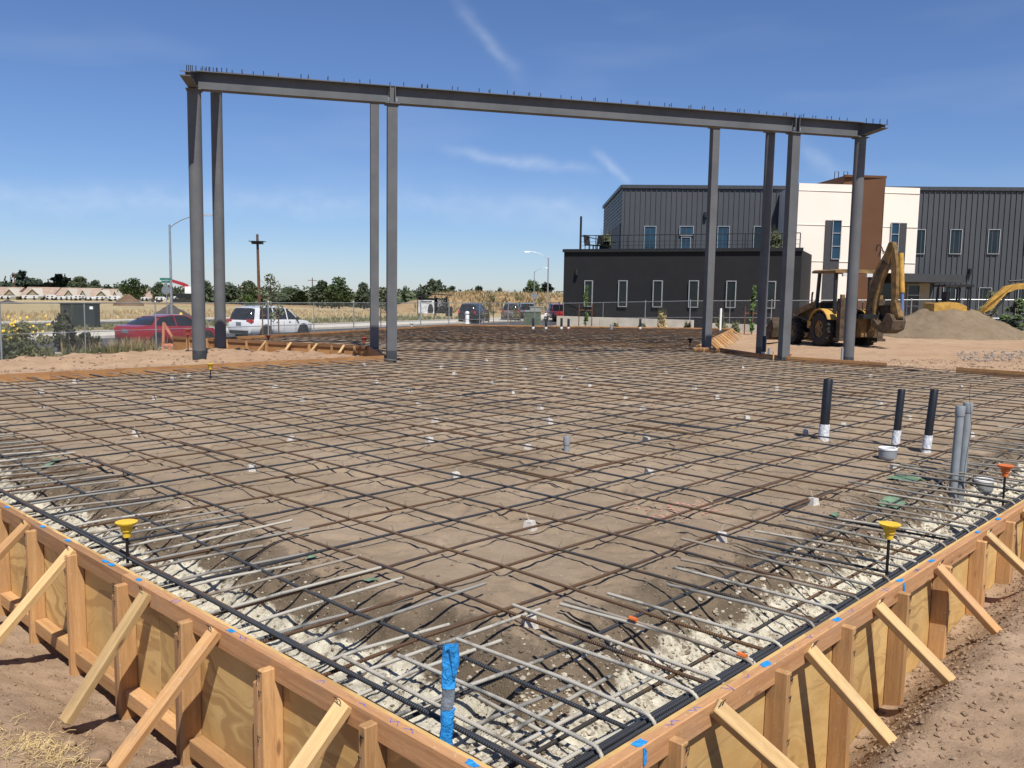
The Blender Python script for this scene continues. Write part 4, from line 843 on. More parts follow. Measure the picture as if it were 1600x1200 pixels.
# ================================================================ chain link fences
def fence(label, line, zt, hgt, post_sp=3.0, mid=.56, rw=.0023, cell=.055, extra=()):
    """line: plan points; zt: top heights at those points"""
    t = thing('chain_link_fence', label, 'fence', (line[0][0], line[0][1], zt[0] - hgt)); mesh = MB(); first = True
    for i in range(len(line) - 1):
        a, c = V((*line[i], zt[i])), V((*line[i + 1], zt[i + 1])); d = c - a; Ln = d.length; n = max(1, round(Ln / post_sp))
        for zz, nm, r in ((0, 'top_rail', .021), (-hgt * mid, 'mid_rail', .016)):
            b = MB(); b.tube([a + V((0, 0, zz)), c + V((0, 0, zz))], r, 6); b.build(nm, 'galv', t, world=True, smooth='auto')
        for k in range(n + (i == len(line) - 2)):
            p = a + d * (k / n); r = .030 if k % 2 == 0 else .019; b = MB(); b.tube([p + V((0, 0, -hgt - .3)), p + V((0, 0, .03 if r > .02 else 0))], r, 8); o = b.build('post', 'galv', t, world=True, smooth='auto')
            if r > .02: b = MB(); b.lathe([(.036, 0), (.036, .02), (.02, .045), (.002, .05)], p + V((0, 0, .03)), 8); b.build('post_cap', 'galv', o, world=True)
        dn = V((d.x, d.y, 0)).normalized(); x = -hgt
        off = V((-dn.y, dn.x, 0)) * .024
        while x < Ln:                                     # woven wires: two families of diagonals
            for s in (1, -1):
                x0, x1 = (x, x + hgt) if s > 0 else (x + hgt, x); z0, z1 = -hgt + .03, -.02
                def clipx(xa, za, xb, zb):
                    if (xa < 0 and xb < 0) or (xa > Ln and xb > Ln): return None
                    pt = []
                    for (xx, zz, xo, zo) in ((xa, za, xb, zb), (xb, zb, xa, za)):
                        if xx < 0: zz = zz + (zo - zz) * (0 - xx) / (xo - xx); xx = 0
                        elif xx > Ln: zz = zz + (zo - zz) * (Ln - xx) / (xo - xx); xx = Ln
                        pt.append((xx, zz))
                    return pt
                q = clipx(x0, z0, x1, z1)
                if q and abs(q[0][0] - q[1][0]) > .02: mesh.tube([a + d * (q[0][0] / Ln) + off * s * .2 + V((0, 0, q[0][1])), a + d * (q[1][0] / Ln) + off * s * .2 + V((0, 0, q[1][1]))], rw, 3, cap=False)
            x += cell * 1.414
    o = mesh.build('mesh_fabric', 'wire', t, world=True, fix=False); o['kind'] = 'stuff'
    return t
fence('chain link fence along the street behind the left dirt yard', [(-22.4, 17.2), (-16.6, 28.0), (-3.85, 52.0), (3.2, 60.0)], [.88, .88, .88, .92], 1.83, 2.9, rw=.0017, cell=.06)
fence('chain link fence in front of the dark office building', [(3.3, 57.0), (10.6, 52.0), (16.9, 48.6), (24, 46.5), (40, 44)], [.93, 1.24, 1.40, 1.58, 1.75], 1.75, 2.6, rw=.0022, cell=.075)

# ================================================================ street furniture
def street_light(x, yt, Y, arm_px, label, zb=-1.2):
    p = atY(x, yt, Y); k = Y / F; t = thing('street_light', label, 'street light', (p.x, p.y, zb)); h = p.z - zb
    b = MB(); b.tube([(0, 0, -.2), (0, 0, h)], [.11, .075], 12); b.build('pole', 'galv', t, 'auto')
    b = MB(); b.box((0, 0, .12), (.34, .34, .24)); b.build('base', 'concrete', t)
    A = arm_px * k; s = 1 if A > 0 else -1; A = abs(A); b = MB(); pts_ = [(s * A * q, 0, h - .25 + 1.0 * math.sin(q * math.pi / 2) ** .8) for q in [0, .15, .3, .45, .6, .75, .9, 1]]
    b.tube(pts_, .035, 8); b.build('arm', 'galv', t, 'auto')
    b = MB(); zz = h + .75; b.hexa([(s * A - .02, -.12, zz - .06), (s * (A + .75), -.15, zz - .05), (s * (A + .75), .15, zz - .05), (s * A - .02, .12, zz - .06)], [(s * A, -.08, zz + .08), (s * (A + .7), -.10, zz + .04), (s * (A + .7), .10, zz + .04), (s * A, .08, zz + .08)]); b.build('lamp_head', 'galv', t); return t
street_light(265, 351, 66, 52, 'tall grey street light with curved arm behind the left columns')
street_light(857, 403, 112, -28, 'street light with arm to the left beside the dark building')
street_light(835, 424, 175, 16, 'smaller distant street light with arm to the right')
p = atY(262, 440, 64); t = thing('street_sign', 'green street name sign on a thin post beside the left street light', 'sign', (p.x - .1, p.y, -1.2)); h = p.z + 1.2
b = MB(); b.tube([(0, 0, -.1), (0, 0, h + .3)], .03, 8); b.build('post', 'galv', t); M['signgreen'] = plain('green sign face', (.03, .16, .13), .5); M['signgrey'] = plain('grey sign back', (.22, .24, .26), .5, .3)
for z, a in ((.18, .0), (-.02, .25)): b = MB(); b.box((-.05, 0, h + z), (.85 - a, .02, .17), rz=a); b.build('name_plate', 'signgreen', t)
b = MB(); b.prism([(.33 * math.cos(R(22.5 + 45 * k)) - .05, -.03, h - .62 + .33 * math.sin(R(22.5 + 45 * k))) for k in range(8)], (0, .01, 0)); b.build('stop_plate', 'signgrey', t)
p = atY(835, 462, 96); t = thing('diamond_sign', 'grey backed diamond traffic sign near the distant street light', 'sign', (p.x, p.y, -1.2)); h = p.z + 1.2
b = MB(); b.tube([(0, 0, 0), (0, 0, h)], .035, 6); b.build('post', 'galv', t); b = MB(); b.prism([(.42, -.04, h), (0, -.04, h + .42), (-.42, -.04, h), (0, -.04, h - .42)], (0, .01, 0)); b.build('sign_plate', 'signgrey', t)
p = atY(402, 366, 88); t = thing('nesting_pole', 'tall dark wooden pole with a flat platform near its top', 'pole', (p.x, p.y, -1.3)); h = p.z + 1.3
b = MB(); b.tube([(.15, 0, -.2), (0, 0, h)], [.17, .12], 10); b.build('pole', 'polewood', t, 'auto'); b = MB(); b.box((0, 0, h - .72), (1.45, 1.2, .06)); b.build('platform', 'blackmetal', t); b = MB(); b.b2(-.5, .5, -.4, .4, h - .98, h - .75); b.build('platform_frame', 'blackmetal', t)
def utility_pole(x, yt, Y, label):
    p = atY(x, yt, Y); t = thing('utility_pole', label, 'utility pole', (p.x, p.y, -3.5)); h = p.z + 3.5; b = MB(); b.tube([(0, 0, 0), (0, 0, h)], [.2, .12], 8); b.build('pole', 'polewood', t); b = MB(); b.box((0, 0, h - .7), (2.4, .12, .14)); b.build('crossarm', 'polewood', t)
utility_pole(488, 434, 230, 'thin utility pole left of the big green tree'); utility_pole(22, 426, 340, 'thin far utility pole above the left conifers')
# bus shelter
p = at(664, 494, -1.07); M['poster'] = plain('pale poster print', (.55, .56, .56), .5, var=.35, scale=2.2)
t = thing('bus_shelter', 'dark bus shelter with curved roof and lit poster panel across the street', 'bus shelter', (p.x - .3, p.y, -1.07))
b = MB(); n = 10; pr = [(-.7 + 3.9 * i / n, 0, 2.05 + .42 * math.sin(min(1, (i / n) * 1.5 + .05) * math.pi / 2) if i < 6 else 2.05 + .42 - .10 * (i - 6) / 4) for i in range(n + 1)]
b.prism([V(q) for q in pr] + [V(q) - V((0, 0, .10)) for q in reversed(pr)], (0, 1.7, 0)); b.build('roof', 'blackmetal', t)
for x, y in ((-.5, 0.1), (1.35, .1), (2.6, .1), (-.5, 1.55), (1.35, 1.55), (2.6, 1.55)): b = MB(); b.b2(x - .05, x + .05, y - .05, y + .05, 0, 2.2); b.build('post', 'blackmetal', t)
b = MB(); b.b2(-.45, 1.3, .08, .16, .3, 1.75); pp = b.build('poster_panel', 'poster', t)
for z, w_ in ((1.62, 1.3), (1.46, .9)): b = MB(); b.b2(.42 - w_ / 2, .42 + w_ / 2, .070, .078, z - .05, z + .05); b.build('poster_lettering', 'blackmetal', pp)
b = MB(); b.lathe([(.25, .0), (.32, .3), (.24, .75), (.18, .9), (.05, 1.0)], (.9, .05, .35), 10); b.v = [V((q.x, .073 + (q.y - .05) * .01, q.z)) for q in b.v]; b.build('poster_figure', 'blackmetal', pp)
b = MB(); b.b2(-.5, 2.6, 1.5, 1.54, .3, 2.0); b.build('back_panel', 'carglass', t); b = MB(); b.b2(1.5, 2.5, .9, 1.3, .42, .48); b.build('bench', 'blackmetal', t)
b = MB(); b.lathe([(.28, 0), (.30, 1.0), (.2, 1.1)], (3.0, .4, 0), 10); b.build('litter_bin', 'blackmetal', t)
# hydrant, cabinets, bollard
p = at(283, 505, -1.1); t = thing('fire_hydrant', 'yellow fire hydrant behind the red car', 'hydrant', (p.x, p.y, -1.1)); b = MB(); b.lathe([(.16, 0), (.16, .05), (.11, .08), (.11, .55), (.14, .57), (.14, .62), (.10, .74), (.03, .80)], n=12); b.build('body', 'yellowcap', t, 'auto')
for s in (-1, 1): b = MB(); b.tube([(0, 0, .45), (.19 * s, 0, .45)], .06, 8); b.build('outlet', 'yellowcap', t)
M['cabinet'] = plain('dark green cabinet paint', (.020, .028, .026), .6, var=.2, scale=2); M['cabinet2'] = plain('olive green cabinet paint', (.07, .095, .06), .6, var=.12, scale=2); M['cabinet3'] = plain('grey cabinet paint', (.30, .30, .27), .6, var=.1, scale=2)
def cabinet(x, yt, yb, Y, wpx, dep, mat, label, rz=0, zb=-1.15):
    p = atY(x, yt, Y); t = thing('utility_cabinet', label, 'cabinet', (p.x, p.y, zb), rz); h = p.z - zb; w_ = wpx * Y / F
    b = MB(); b.b2(-w_ / 2, w_ / 2, 0, dep, .08, h - .05); b.build('body', mat, t); b = MB(); b.b2(-w_ / 2 - .04, w_ / 2 + .04, -.04, dep + .04, h - .049, h); b.build('lid', mat, t); b = MB(); b.b2(-w_ / 2 - .1, w_ / 2 + .1, -.1, dep + .1, -.2, .078); b.build('plinth', 'concrete', t)
    for s in (-1, 1): b = MB(); b.b2(s * w_ / 4 - w_ * .23, s * w_ / 4 + w_ * .23, -.014, -.001, .14, h - .10); d = b.build('door', mat, t); b = MB(); b.b2(s * .06 - .015, s * .06 + .015, -.04, -.015, h * .45, h * .55); b.build('handle', 'blackmetal', d)
    return t, h, w_
t, h, w_ = cabinet(121, 474, 512, 54, 52, .8, 'cabinet', 'large dark green transformer cabinet behind the left fence', .1); b = MB(); b.b2(w_ / 2 - .32, w_ / 2 - .12, -.020, -.016, h - .35, h - .18); b.build('warning_label', 'white', t)
cabinet(832, 487, 508, 60, 26, .8, 'cabinet2', 'olive green utility cabinet in front of the parked pickup'); cabinet(837, 479, 508, 62, 17, .7, 'cabinet3', 'tall pale grey utility cabinet behind the green one')
p = at(730, 506, -1.15); t = thing('bollard', 'short white bollard beside the black parked car', 'bollard', (p.x, p.y, -1.15)); b = MB(); b.lathe([(.22, 0), (.22, .05), (.17, .07), (.17, 1.0), (.13, 1.08), (.02, 1.1)], n=12); b.build('tube', 'white', t, 'auto'); b = MB(); b.lathe([(.172, .78), (.172, .88)], n=12); b.build('band', 'signgrey', t)

# ================================================================ parked vehicles
def wheel(t, x, y, r, wd, rim='chrome', tyre='rubber', name='wheel', hub=.62):
    s = 1 if y > 0 else -1; ax_ = (V((1, 0, 0)), V((0, 0, 1)), V((0, s, 0)))
    b = MB(); b.lathe([(r * hub, -wd / 2), (r * .93, -wd / 2), (r, -wd * .36), (r, wd * .36), (r * .93, wd / 2), (r * hub, wd / 2), (r * hub, wd * .3)], (x, y, r), 24, ax_); w_ = b.build(name, tyre, t, 'auto')
    b = MB(); b.lathe([(r * hub - .002, -wd * .3), (r * hub - .002, wd * .40), (r * hub * .88, wd * .36), (r * .2, wd * .28), (r * .17, wd * .40), (.004, wd * .42)], (x, y, r), 20, ax_); b.build('rim', rim, w_, 'auto')
    for k in range(5):
        a = k * 2 * math.pi / 5; b = MB(); c = V((x + math.cos(a) * r * .38, y + s * wd * .36, r + math.sin(a) * r * .38)); b.box(c, (r * .42, .02, r * .12), ax=(V((math.cos(a), 0, math.sin(a))), V((0, 1, 0)), V((-math.sin(a), 0, math.cos(a))))); b.build('spoke', rim, w_)
    return w_
def car(name, label, cat, loc, rz, paint, low, gh, wb, wr, lamps, pillars, group=None, plate=True, bed=None, rails=False, detail=True):
    t = thing(name, label, cat, loc, rz, group); secs = []
    for x, zb, zt, hw in low:
        h = zt - zb; half = [(hw * .80, zb), (hw * .95, zb + h * .14), (hw, zb + h * .45), (hw * .985, zb + h * .78), (hw * .93, zt - .015), (hw * .80, zt)]
        secs.append([(x, y, z) for y, z in half] + [(x, -y, z) for y, z in reversed(half)])
    b = MB(); b.loft(secs).build('body', paint, t, 'auto')
    secs = []
    for x, zr, w0, w1, zb in gh: secs.append([(x, w0, zb), (x, (w0 * .35 + w1 * .65), zb + (zr - zb) * .72), (x, w1, zr - .015), (x, w1 * .55, zr), (x, -w1 * .55, zr), (x, -w1, zr - .015), (x, -(w0 * .35 + w1 * .65), zb + (zr - zb) * .72), (x, -w0, zb)])
    b = MB(); b.loft(secs).build('windows', 'carglass', t, 'auto')
    top = [g for g in gh if g[1] > gh[len(gh) // 2][1] - .13]
    secs = [[(x, w1 + .012, zr - .05), (x, w1 + .006, zr + .004), (x, w1 * .5, zr + .022), (x, -w1 * .5, zr + .022), (x, -w1 - .006, zr + .004), (x, -w1 - .012, zr - .05)] for x, zr, w0, w1, zb in top]
    b = MB(); b.loft(secs).build('roof', paint, t, 'auto')
    def ghat(x):
        for g0, g1 in zip(gh, gh[1:]):
            if min(g0[0], g1[0]) <= x <= max(g0[0], g1[0]): k = (x - g0[0]) / (g1[0] - g0[0]); return [g0[i] + (g1[i] - g0[i]) * k for i in range(5)]
    for x0, x1, wd in pillars:
        a, c = ghat(x0), ghat(x1)
        for s in (1, -1):
            b = MB(); P = [V((x0, s * (a[2] + .008), a[4] - .01)), V((x0, s * (a[2] * .35 + a[3] * .65 + .010), a[4] + (a[1] - a[4]) * .72)), V((x1, s * (c[3] + .012), c[1] - .02))]
            P[1] = V(((x0 + 2 * x1) / 3, s * (c[2] * .35 + c[3] * .65 + .012), c[4] + (c[1] - c[4]) * .70))
            b.loft([[q + V((-wd / 2, 0, 0)), q + V((wd / 2, 0, 0)), q + V((wd / 2, -s * .03, 0)), q + V((-wd / 2, -s * .03, 0))] for q in P]); b.build('pillar', paint, t)
    hw = max(q[3] for q in low)
    for x in (-wb / 2, wb / 2):
        for s in (1, -1):
            b = MB(); ax_ = (V((1, 0, 0)), V((0, 0, 1)), V((0, s, 0))); b.lathe([(wr * 1.16, -.25), (wr * 1.16, .0), (wr * 1.13, .004)], (x, s * (hw + .004), wr + .02), 22, ax_); b.build('wheel_arch', 'blackplastic', t, 'auto'); wheel(t, x, s * (hw - .10), wr, .235)
    for nm, mat, x, y, z, sx_, sy_, sz_ in lamps:
        for s in (1, -1): b = MB(); b.box((x, s * y, z), (sx_, sy_, sz_)); b.build(nm, mat, t)
    xr = low[0][0]; zr_ = (low[0][1] + low[0][2]) / 2
    if plate: b = MB(); b.box((xr - .004, 0, zr_ + .16), (.03, .36, .17)); b.build('licence_plate', 'signgrey', t)
    b = MB(); b.box((xr + .02, 0, low[1][1] + .10), (.10, low[1][3] * 1.55, .16)); b.build('rear_bumper', 'blackplastic', t)
    if detail:
        for s in (1, -1):
            g_ = ghat(gh[-1][0] - .45); b = MB(); b.box((gh[-1][0] - .5, s * (g_[2] + .13), g_[4] + .06), (.12, .20, .14)); b.build('mirror', paint if not rails else 'blackplastic', t)
            for x in (.35, -.62): b = MB(); b.box((x, s * (hw * .99 + .006), low[3][2] - .16), (.16, .02, .03)); b.build('door_handle', 'chrome' if rails else paint, t)
            for x in (.83, -.10, -.9): b = MB(); b.box((x, s * (hw * .994 + .001), (low[3][1] + low[3][2]) / 2 + .05), (.012, .012, (low[3][2] - low[3][1]) * .62)); b.build('door_gap', 'blackplastic', t)
    if rails:
        for s in (1, -1): z = max(g[1] for g in gh) + .06; b = MB(); b.tube([(top[0][0] + .1, s * .56, z - .05), (top[0][0] + .25, s * .56, z), (top[-1][0] - .3, s * .56, z), (top[-1][0] - .15, s * .56, z - .05)], .018, 6); b.build('roof_rail', 'galv', t)
    return t
SZ = math.atan2(TS.y, TS.x)
sedan_low = [(-2.38, .42, .80, .66), (-2.30, .28, .97, .80), (-1.95, .20, 1.04, .88), (-1.0, .19, .99, .915), (.5, .19, .96, .915), (1.15, .20, .94, .905), (1.8, .22, .84, .87), (2.2, .28, .70, .77), (2.38, .38, .58, .56)]
sedan_gh = [(-1.85, 1.045, .70, .66, 1.0), (-1.55, 1.20, .74, .62, .99), (-1.05, 1.38, .78, .58, .97), (-.4, 1.455, .80, .58, .95), (.25, 1.45, .80, .58, .94), (.65, 1.34, .79, .60, .93), (1.30, .955, .76, .70, .92)]
p = at(262, 543, -1.2) + TS * .62 + NS * .55
car('sedan_car', 'dark red sedan parked behind the chain link fence at left', 'car', (p.x, p.y, -1.2), SZ, 'carred', sedan_low, sedan_gh, 2.75, .33, [('tail_light', 'redlamp', -2.30, .62, .84, .10, .32, .13), ('headlight', 'lamp', 2.18, .60, .62, .2, .30, .10)], [(-1.55, -1.15, .16), (-.30, -.32, .06), (1.05, .50, .07)], rails=False)
suv_low = [(-2.48, .50, .92, .70), (-2.42, .34, 1.06, .84), (-2.1, .25, 1.12, .93), (-1.0, .24, 1.10, .965), (.6, .24, 1.07, .965), (1.25, .25, 1.05, .95), (1.9, .27, .98, .91), (2.3, .32, .82, .80), (2.48, .42, .68, .58)]
suv_gh = [(-2.40, 1.12, .74, .70, 1.06), (-2.28, 1.45, .80, .66, 1.08), (-2.05, 1.69, .83, .63, 1.09), (-1.2, 1.76, .85, .64, 1.08), (-.2, 1.76, .85, .64, 1.06), (.35, 1.70, .84, .64, 1.05), (.75, 1.53, .83, .67, 1.05), (1.45, 1.07, .80, .76, 1.04)]
p = at(409, 531, -1.2) + TS * 1.43 + NS * .6
suv = car('suv_car', 'white SUV parked behind the chain link fence beyond the red car', 'car', (p.x, p.y, -1.2), SZ, 'carwhite', suv_low, suv_gh, 2.88, .38, [('tail_light', 'redlamp', -2.36, .70, 1.02, .20, .34, .17), ('headlight', 'lamp', 2.22, .64, .78, .26, .30, .14)], [(-2.0, -1.75, .34), (-.70, -.72, .07), (.30, .28, .07), (1.2, .55, .08)], rails=True)
def far_suv(label, x, y, paint, rz=SZ, k=1.0):
    p = at(x, y, -1.2); return car('suv_car', label, 'car', (p.x, p.y, -1.2), rz, paint, suv_low, suv_gh, 2.88, .38, [('tail_light', 'redlamp', -2.38, .74, 1.0, .16, .18, .26)], [(-2.0, -1.75, .20), (-.70, -.72, .07), (1.2, .55, .08)], rails=True)
far_suv('black SUV parked at the street behind the white bollard', 741, 504, 'carblack', SZ + .25); far_suv('tan and brown SUV parked beyond the black one', 798, 501, 'cartan', SZ + .5)
pk_low = [(-2.75, .50, .95, .80), (-2.72, .42, 1.05, .90), (-1.2, .36, 1.05, .95), (-.2, .36, 1.08, .95), (1.1, .36, 1.10, .95), (1.5, .38, 1.08, .94), (2.2, .40, 1.02, .90), (2.7, .48, .85, .72)]
pk_gh = [(-.55, 1.2, .82, .74, 1.07), (-.45, 1.72, .82, .68, 1.07), (.6, 1.80, .83, .68, 1.08), (.8, 1.72, .83, .70, 1.08), (1.4, 1.12, .82, .76, 1.07)]
for lab, x, y, paint in (('silver blue pickup parked between the tan SUV and the grey cabinet', 822, 500, 'carsilver'), ('bright red pickup half hidden beside the dark building', 872, 502, 'carcrimson')):
    p = at(x, y, -1.2); car('pickup_truck', lab, 'truck', (p.x, p.y, -1.2), SZ + .7, paint, pk_low, pk_gh, 3.3, .40, [('tail_light', 'redlamp', -2.70, .84, .92, .08, .10, .24)], [(-.5, -.45, .12), (1.15, .75, .08)], detail=False)
b0_ = at(866, 500, -1.1); t = thing('ramp_rail', 'pale metal ramp rail rising beside the red pickup', 'rail', (b0_.x, b0_.y, -1.15)); b = MB(); b.tube([(-1, 0, .6), (2.4, 0, 1.95)], .10, 6); b.build('rail', 'white', t); b = MB(); b.tube([(-.9, 0, 0), (-.9, 0, .7)], .06, 6); b.build('post', 'white', t); b = MB(); b.b2(-1.6, -.3, -.15, .15, .42, .56); b.build('foot', 'white', t)

# ================================================================ machines
def backhoe():
    t = thing('backhoe_loader', 'dusty yellow backhoe loader with raised boom beside the sand pile', 'backhoe', (11.9, 31.13, -.235), R(100))
    def lug_wheel(x, y, r, wd):
        w_ = wheel(t, x, y, r, wd, 'mach', 'dirtrubber', 'tyre', .52); n = 16
        for k in range(n):
            a = 2 * math.pi * k / n
            for s in (1, -1): b = MB(); c = V((x + math.cos(a + s * .1) * r, y + s * wd * .24, r + math.sin(a + s * .1) * r)); b.box(c, (.07, wd * .56, .055), ax=(V((math.cos(a), 0, math.sin(a))), V((0, 1, 0)), V((-math.sin(a), 0, math.cos(a))))); b.build('lug', 'dirtrubber', w_)
    for s in (1, -1): lug_wheel(0, s * .78, .62, .44); lug_wheel(2.12, s * .76, .46, .32)
    b = MB(); b.b2(-.75, 2.6, -.36, .36, .45, .82); b.build('chassis', 'machgrime', t); b = MB(); b.tube([(0, -.75, .62), (0, .75, .62)], .14, 10); b.build('axle', 'machgrime', t); b = MB(); b.tube([(2.12, -.7, .46), (2.12, .7, .46)], .09, 10); b.build('axle', 'machgrime', t)
    b = MB(); b.loft([[(x, w_, z0), (x, w_, z1 - .1), (x, w_ - .1, z1), (x, -w_ + .1, z1), (x, -w_, z1 - .1), (x, -w_, z0)] for x, w_, z0, z1 in ((.95, .42, .8, 1.62), (1.6, .40, .8, 1.50), (2.4, .36, .78, 1.32), (2.75, .32, .75, 1.18))]); b.build('hood', 'mach', t, 'auto')
    b = MB(); b.tube([(1.9, .25, 1.4), (1.9, .25, 1.85), (1.86, .25, 1.95)], .035, 8); b.build('exhaust', 'blackmetal', t)
    b = MB(); b.b2(.5, 1.3, .38, .72, .62, .90); b.build('step_tank', 'mach2', t); b = MB(); b.b2(.45, 1.4, .40, .80, .42, .46); b.build('step', 'machgrime', t)
    for s in (1, -1):                                    # rear fenders
        b = MB(); secs = [];
        for i in range(9): a = R(20 + 130 * i / 8); r_ = .74; secs.append([(math.cos(a) * r_, s * .52, .62 + math.sin(a) * r_), (math.cos(a) * r_, s * 1.02, .62 + math.sin(a) * r_), (math.cos(a) * (r_ - .04), s * 1.02, .62 + math.sin(a) * (r_ - .04)), (math.cos(a) * (r_ - .04), s * .52, .62 + math.sin(a) * (r_ - .04))])
        b.loft(secs).build('fender', 'mach2', t, 'auto')  # brighter yellow puts the sunlit look of the fenders into the colour
    for x, y, x2 in ((-.45, .66, -.40), (-.45, -.66, -.40), (.95, .60, .80), (.95, -.60, .80)): b = MB(); b.hexa([(x - .05, y - .05, .95), (x + .05, y - .05, .95), (x + .05, y + .05, .95), (x - .05, y + .05, .95)], [(x2 - .05, y - .05, 2.62), (x2 + .05, y - .05, 2.62), (x2 + .05, y + .05, 2.62), (x2 - .05, y + .05, 2.62)]); b.build('canopy_post', 'blackmetal', t)
    b = MB(); b.loft([[(x, .80, 2.62), (x, .80, 2.70), (x, .7, 2.745), (x, -.7, 2.745), (x, -.80, 2.70), (x, -.80, 2.62)] for x in (-.62, 1.0)]); b.build('canopy_roof', 'mach', t)
    for s in (1, -1):
        b = MB(); b.box((-.66, s * .45, 2.55), (.1, .22, .12)); b.build('work_light', 'lamp', t)
    b = MB(); b.b2(-.25, .30, -.27, .27, .95, 1.22); b.b2(-.36, -.22, -.26, .26, 1.2, 1.75); b.build('seat', 'blackplastic', t); b = MB(); b.b2(.75, .98, -.40, .40, .9, 1.55); b.build('console', 'blackplastic', t)
    b = MB(); b.lathe([(.20, -.012), (.22, 0), (.20, .012)], (.55, 0, 1.62), 16); b.build('steering_wheel', 'blackplastic', t)
    b = MB(); b.b2(-.7, .9, -.5, .5, .84, .93); b.build('cab_floor', 'blackmetal', t)
    for s in (1, -1):                                    # loader arms, stabilisers
        b = MB(); b.prism([(1.0, s * .50, 1.45), (1.05, s * .50, 1.62), (2.5, s * .50, 1.25), (3.45, s * .50, .50), (3.35, s * .50, .36), (2.4, s * .50, 1.02)], (0, s * .11, 0)); b.build('loader_arm', 'mach', t)
        b = MB(); b.tube([(1.2, s * .68, .9), (2.5, s * .66, 1.05)], .05, 8); b.build('loader_cylinder', 'machgrime', t)
        b = MB(); b.b2(-1.12, -.88, s * .72 - .11, s * .72 + .11, .35, 1.72); st = b.build('stabiliser', 'machgrime', t); b = MB(); b.b2(-1.06, -.94, s * .72 - .06, s * .72 + .06, 1.70, 1.86); b.build('stabiliser_cylinder', 'mach', st); b = MB(); b.b2(-1.2, -.8, s * .72 - .16, s * .72 + .16, .26, .36); b.build('stabiliser_foot', 'machgrime', st)
    b = MB(); pr = [(3.40, .95), (3.28, .55), (3.36, .18), (3.62, .05), (4.25, .02), (4.28, .06), (3.66, .12), (3.46, .24), (3.38, .55), (3.46, .93)]; b.prism([(x, -1.08, z) for x, z in pr], (0, 2.16, 0)); b.build('loader_bucket', 'machgrime', t)
    for s in (1, -1): b = MB(); b.prism([(3.38, s * 1.08, .92), (3.3, s * 1.08, .5), (3.40, s * 1.08, .15), (4.22, s * 1.08, .03), (3.9, s * 1.08, .55)], (0, -s * .03, 0)); b.build('bucket_side', 'machgrime', t)
    b = MB(); b.b2(-1.10, -.6, -.66, .66, .38, 1.0); b.build('rear_frame', 'machgrime', t); b = MB(); b.b2(-1.42, -1.10, -.20, .20, .42, 1.05); kp = b.build('swing_post', 'mach', t)
    # boom, stick and bucket swung to the right
    bdv = V((-.96, -.28, 0)).normalized(); sd = V((-bdv.y, bdv.x, 0)); piv = V((-1.38, -.12, 0))
    def Bp(r_, z, s=0): return piv + bdv * (r_ * .84) + sd * s + V((0, 0, z))
    def slab(name, prof, wd, mat, par=t, off=0): b = MB(); b.prism([Bp(r_, z, -wd / 2 + off) for r_, z in prof], sd * wd); return b.build(name, mat, par, 'auto')
    boom = slab('boom', [(-.16, .45), (.16, .45), (.26, 1.1), (.32, 1.7), (.52, 2.35), (.85, 2.95), (1.02, 3.45), (.98, 3.62), (.80, 3.60), (.60, 3.2), (.30, 2.82), (.02, 2.3), (-.10, 1.7), (-.16, 1.1)], .20, 'mach')
    slab('boom_side_plate', [(-.1, .5), (.1, .5), (.2, 1.15), (.26, 1.72), (.46, 2.36), (.78, 2.95), (.62, 3.0), (.36, 2.7), (.08, 2.2), (-.04, 1.6)], .235, 'machgrime', boom)
    slab('stick', [(.86, 3.50), (1.06, 3.42), (1.22, 2.8), (1.28, 1.9), (1.20, 1.25), (1.06, 1.25), (1.06, 1.9), (.96, 2.8)], .15, 'mach')
    for s in (.16,):
        b = MB(); b.tube([Bp(1.16, 3.25, s), Bp(1.33, 1.95, s)], .085, 12); cy = b.build('stick_cylinder', 'mach2', t, 'auto'); b = MB(); b.tube([Bp(1.33, 1.96, s), Bp(1.41, 1.10, s)], .055, 10); b.build('cylinder_rod', 'blue', cy, 'auto')
    b = MB(); b.tube([Bp(-.18, 1.0, .0), Bp(.0, 2.2, 0)], .07, 10); b.build('boom_cylinder', 'machgrime', t)
    slab('bucket', [(1.10, 1.25), (1.30, 1.22), (1.45, 1.0), (1.38, .72), (1.05, .58), (.70, .66), (.42, .95), (.52, 1.02), (.75, .86), (.95, 1.0)], .62, 'machgrime')
    for k in range(4): b = MB(); c = Bp(.42, .98, -.24 + .16 * k); b.box(c, (.10, .05, .16), ax=(bdv, sd, V((0, 0, 1)))); b.build('bucket_tooth', 'mach', t)
    slab('bucket_link', [(1.12, 1.3), (1.45, 1.10), (1.52, 1.16), (1.34, 1.62), (1.26, 1.60)], .26, 'mach')
    slab('bucket_guard', [(.20, 1.5), (.9, 1.55), (1.05, 1.1), (.4, .85)], .10, 'machgrime', off=.22)
    random.seed(8)
    for k in range(6):                                   # hydraulic hoses arching over the boom
        s_ = -.14 + .055 * k; r_ = random.uniform(.35, .75); z = random.uniform(2.75, 3.35); w2 = random.uniform(.16, .30); b = MB()
        b.tube([Bp(r_ - w2 * math.cos(q * math.pi / 9) , z + random.uniform(.22, .3) * math.sin(q * math.pi / 9) - .012 * q, s_ * (1 + .25 * math.sin(q * .35))) for q in range(10)], .017, 6); b.build('hose', 'blackplastic', t, 'auto')
    b = MB(); b.b2(-1.75, -1.42, -.35, .35, 1.05, 1.2); b.build('control_box', 'blackmetal', t)
    for s in (.2, -.2): b = MB(); b.tube([(-.75, s, 1.0), (-.78, s, 1.6)], .015, 6); b.build('lever', 'blackmetal', t)
    return t
backhoe()
p = atY(1480, 470, 40); t = thing('mini_excavator', 'yellow mini excavator with black canopy behind the sand pile', 'excavator', (p.x, p.y, -.3), R(-6))
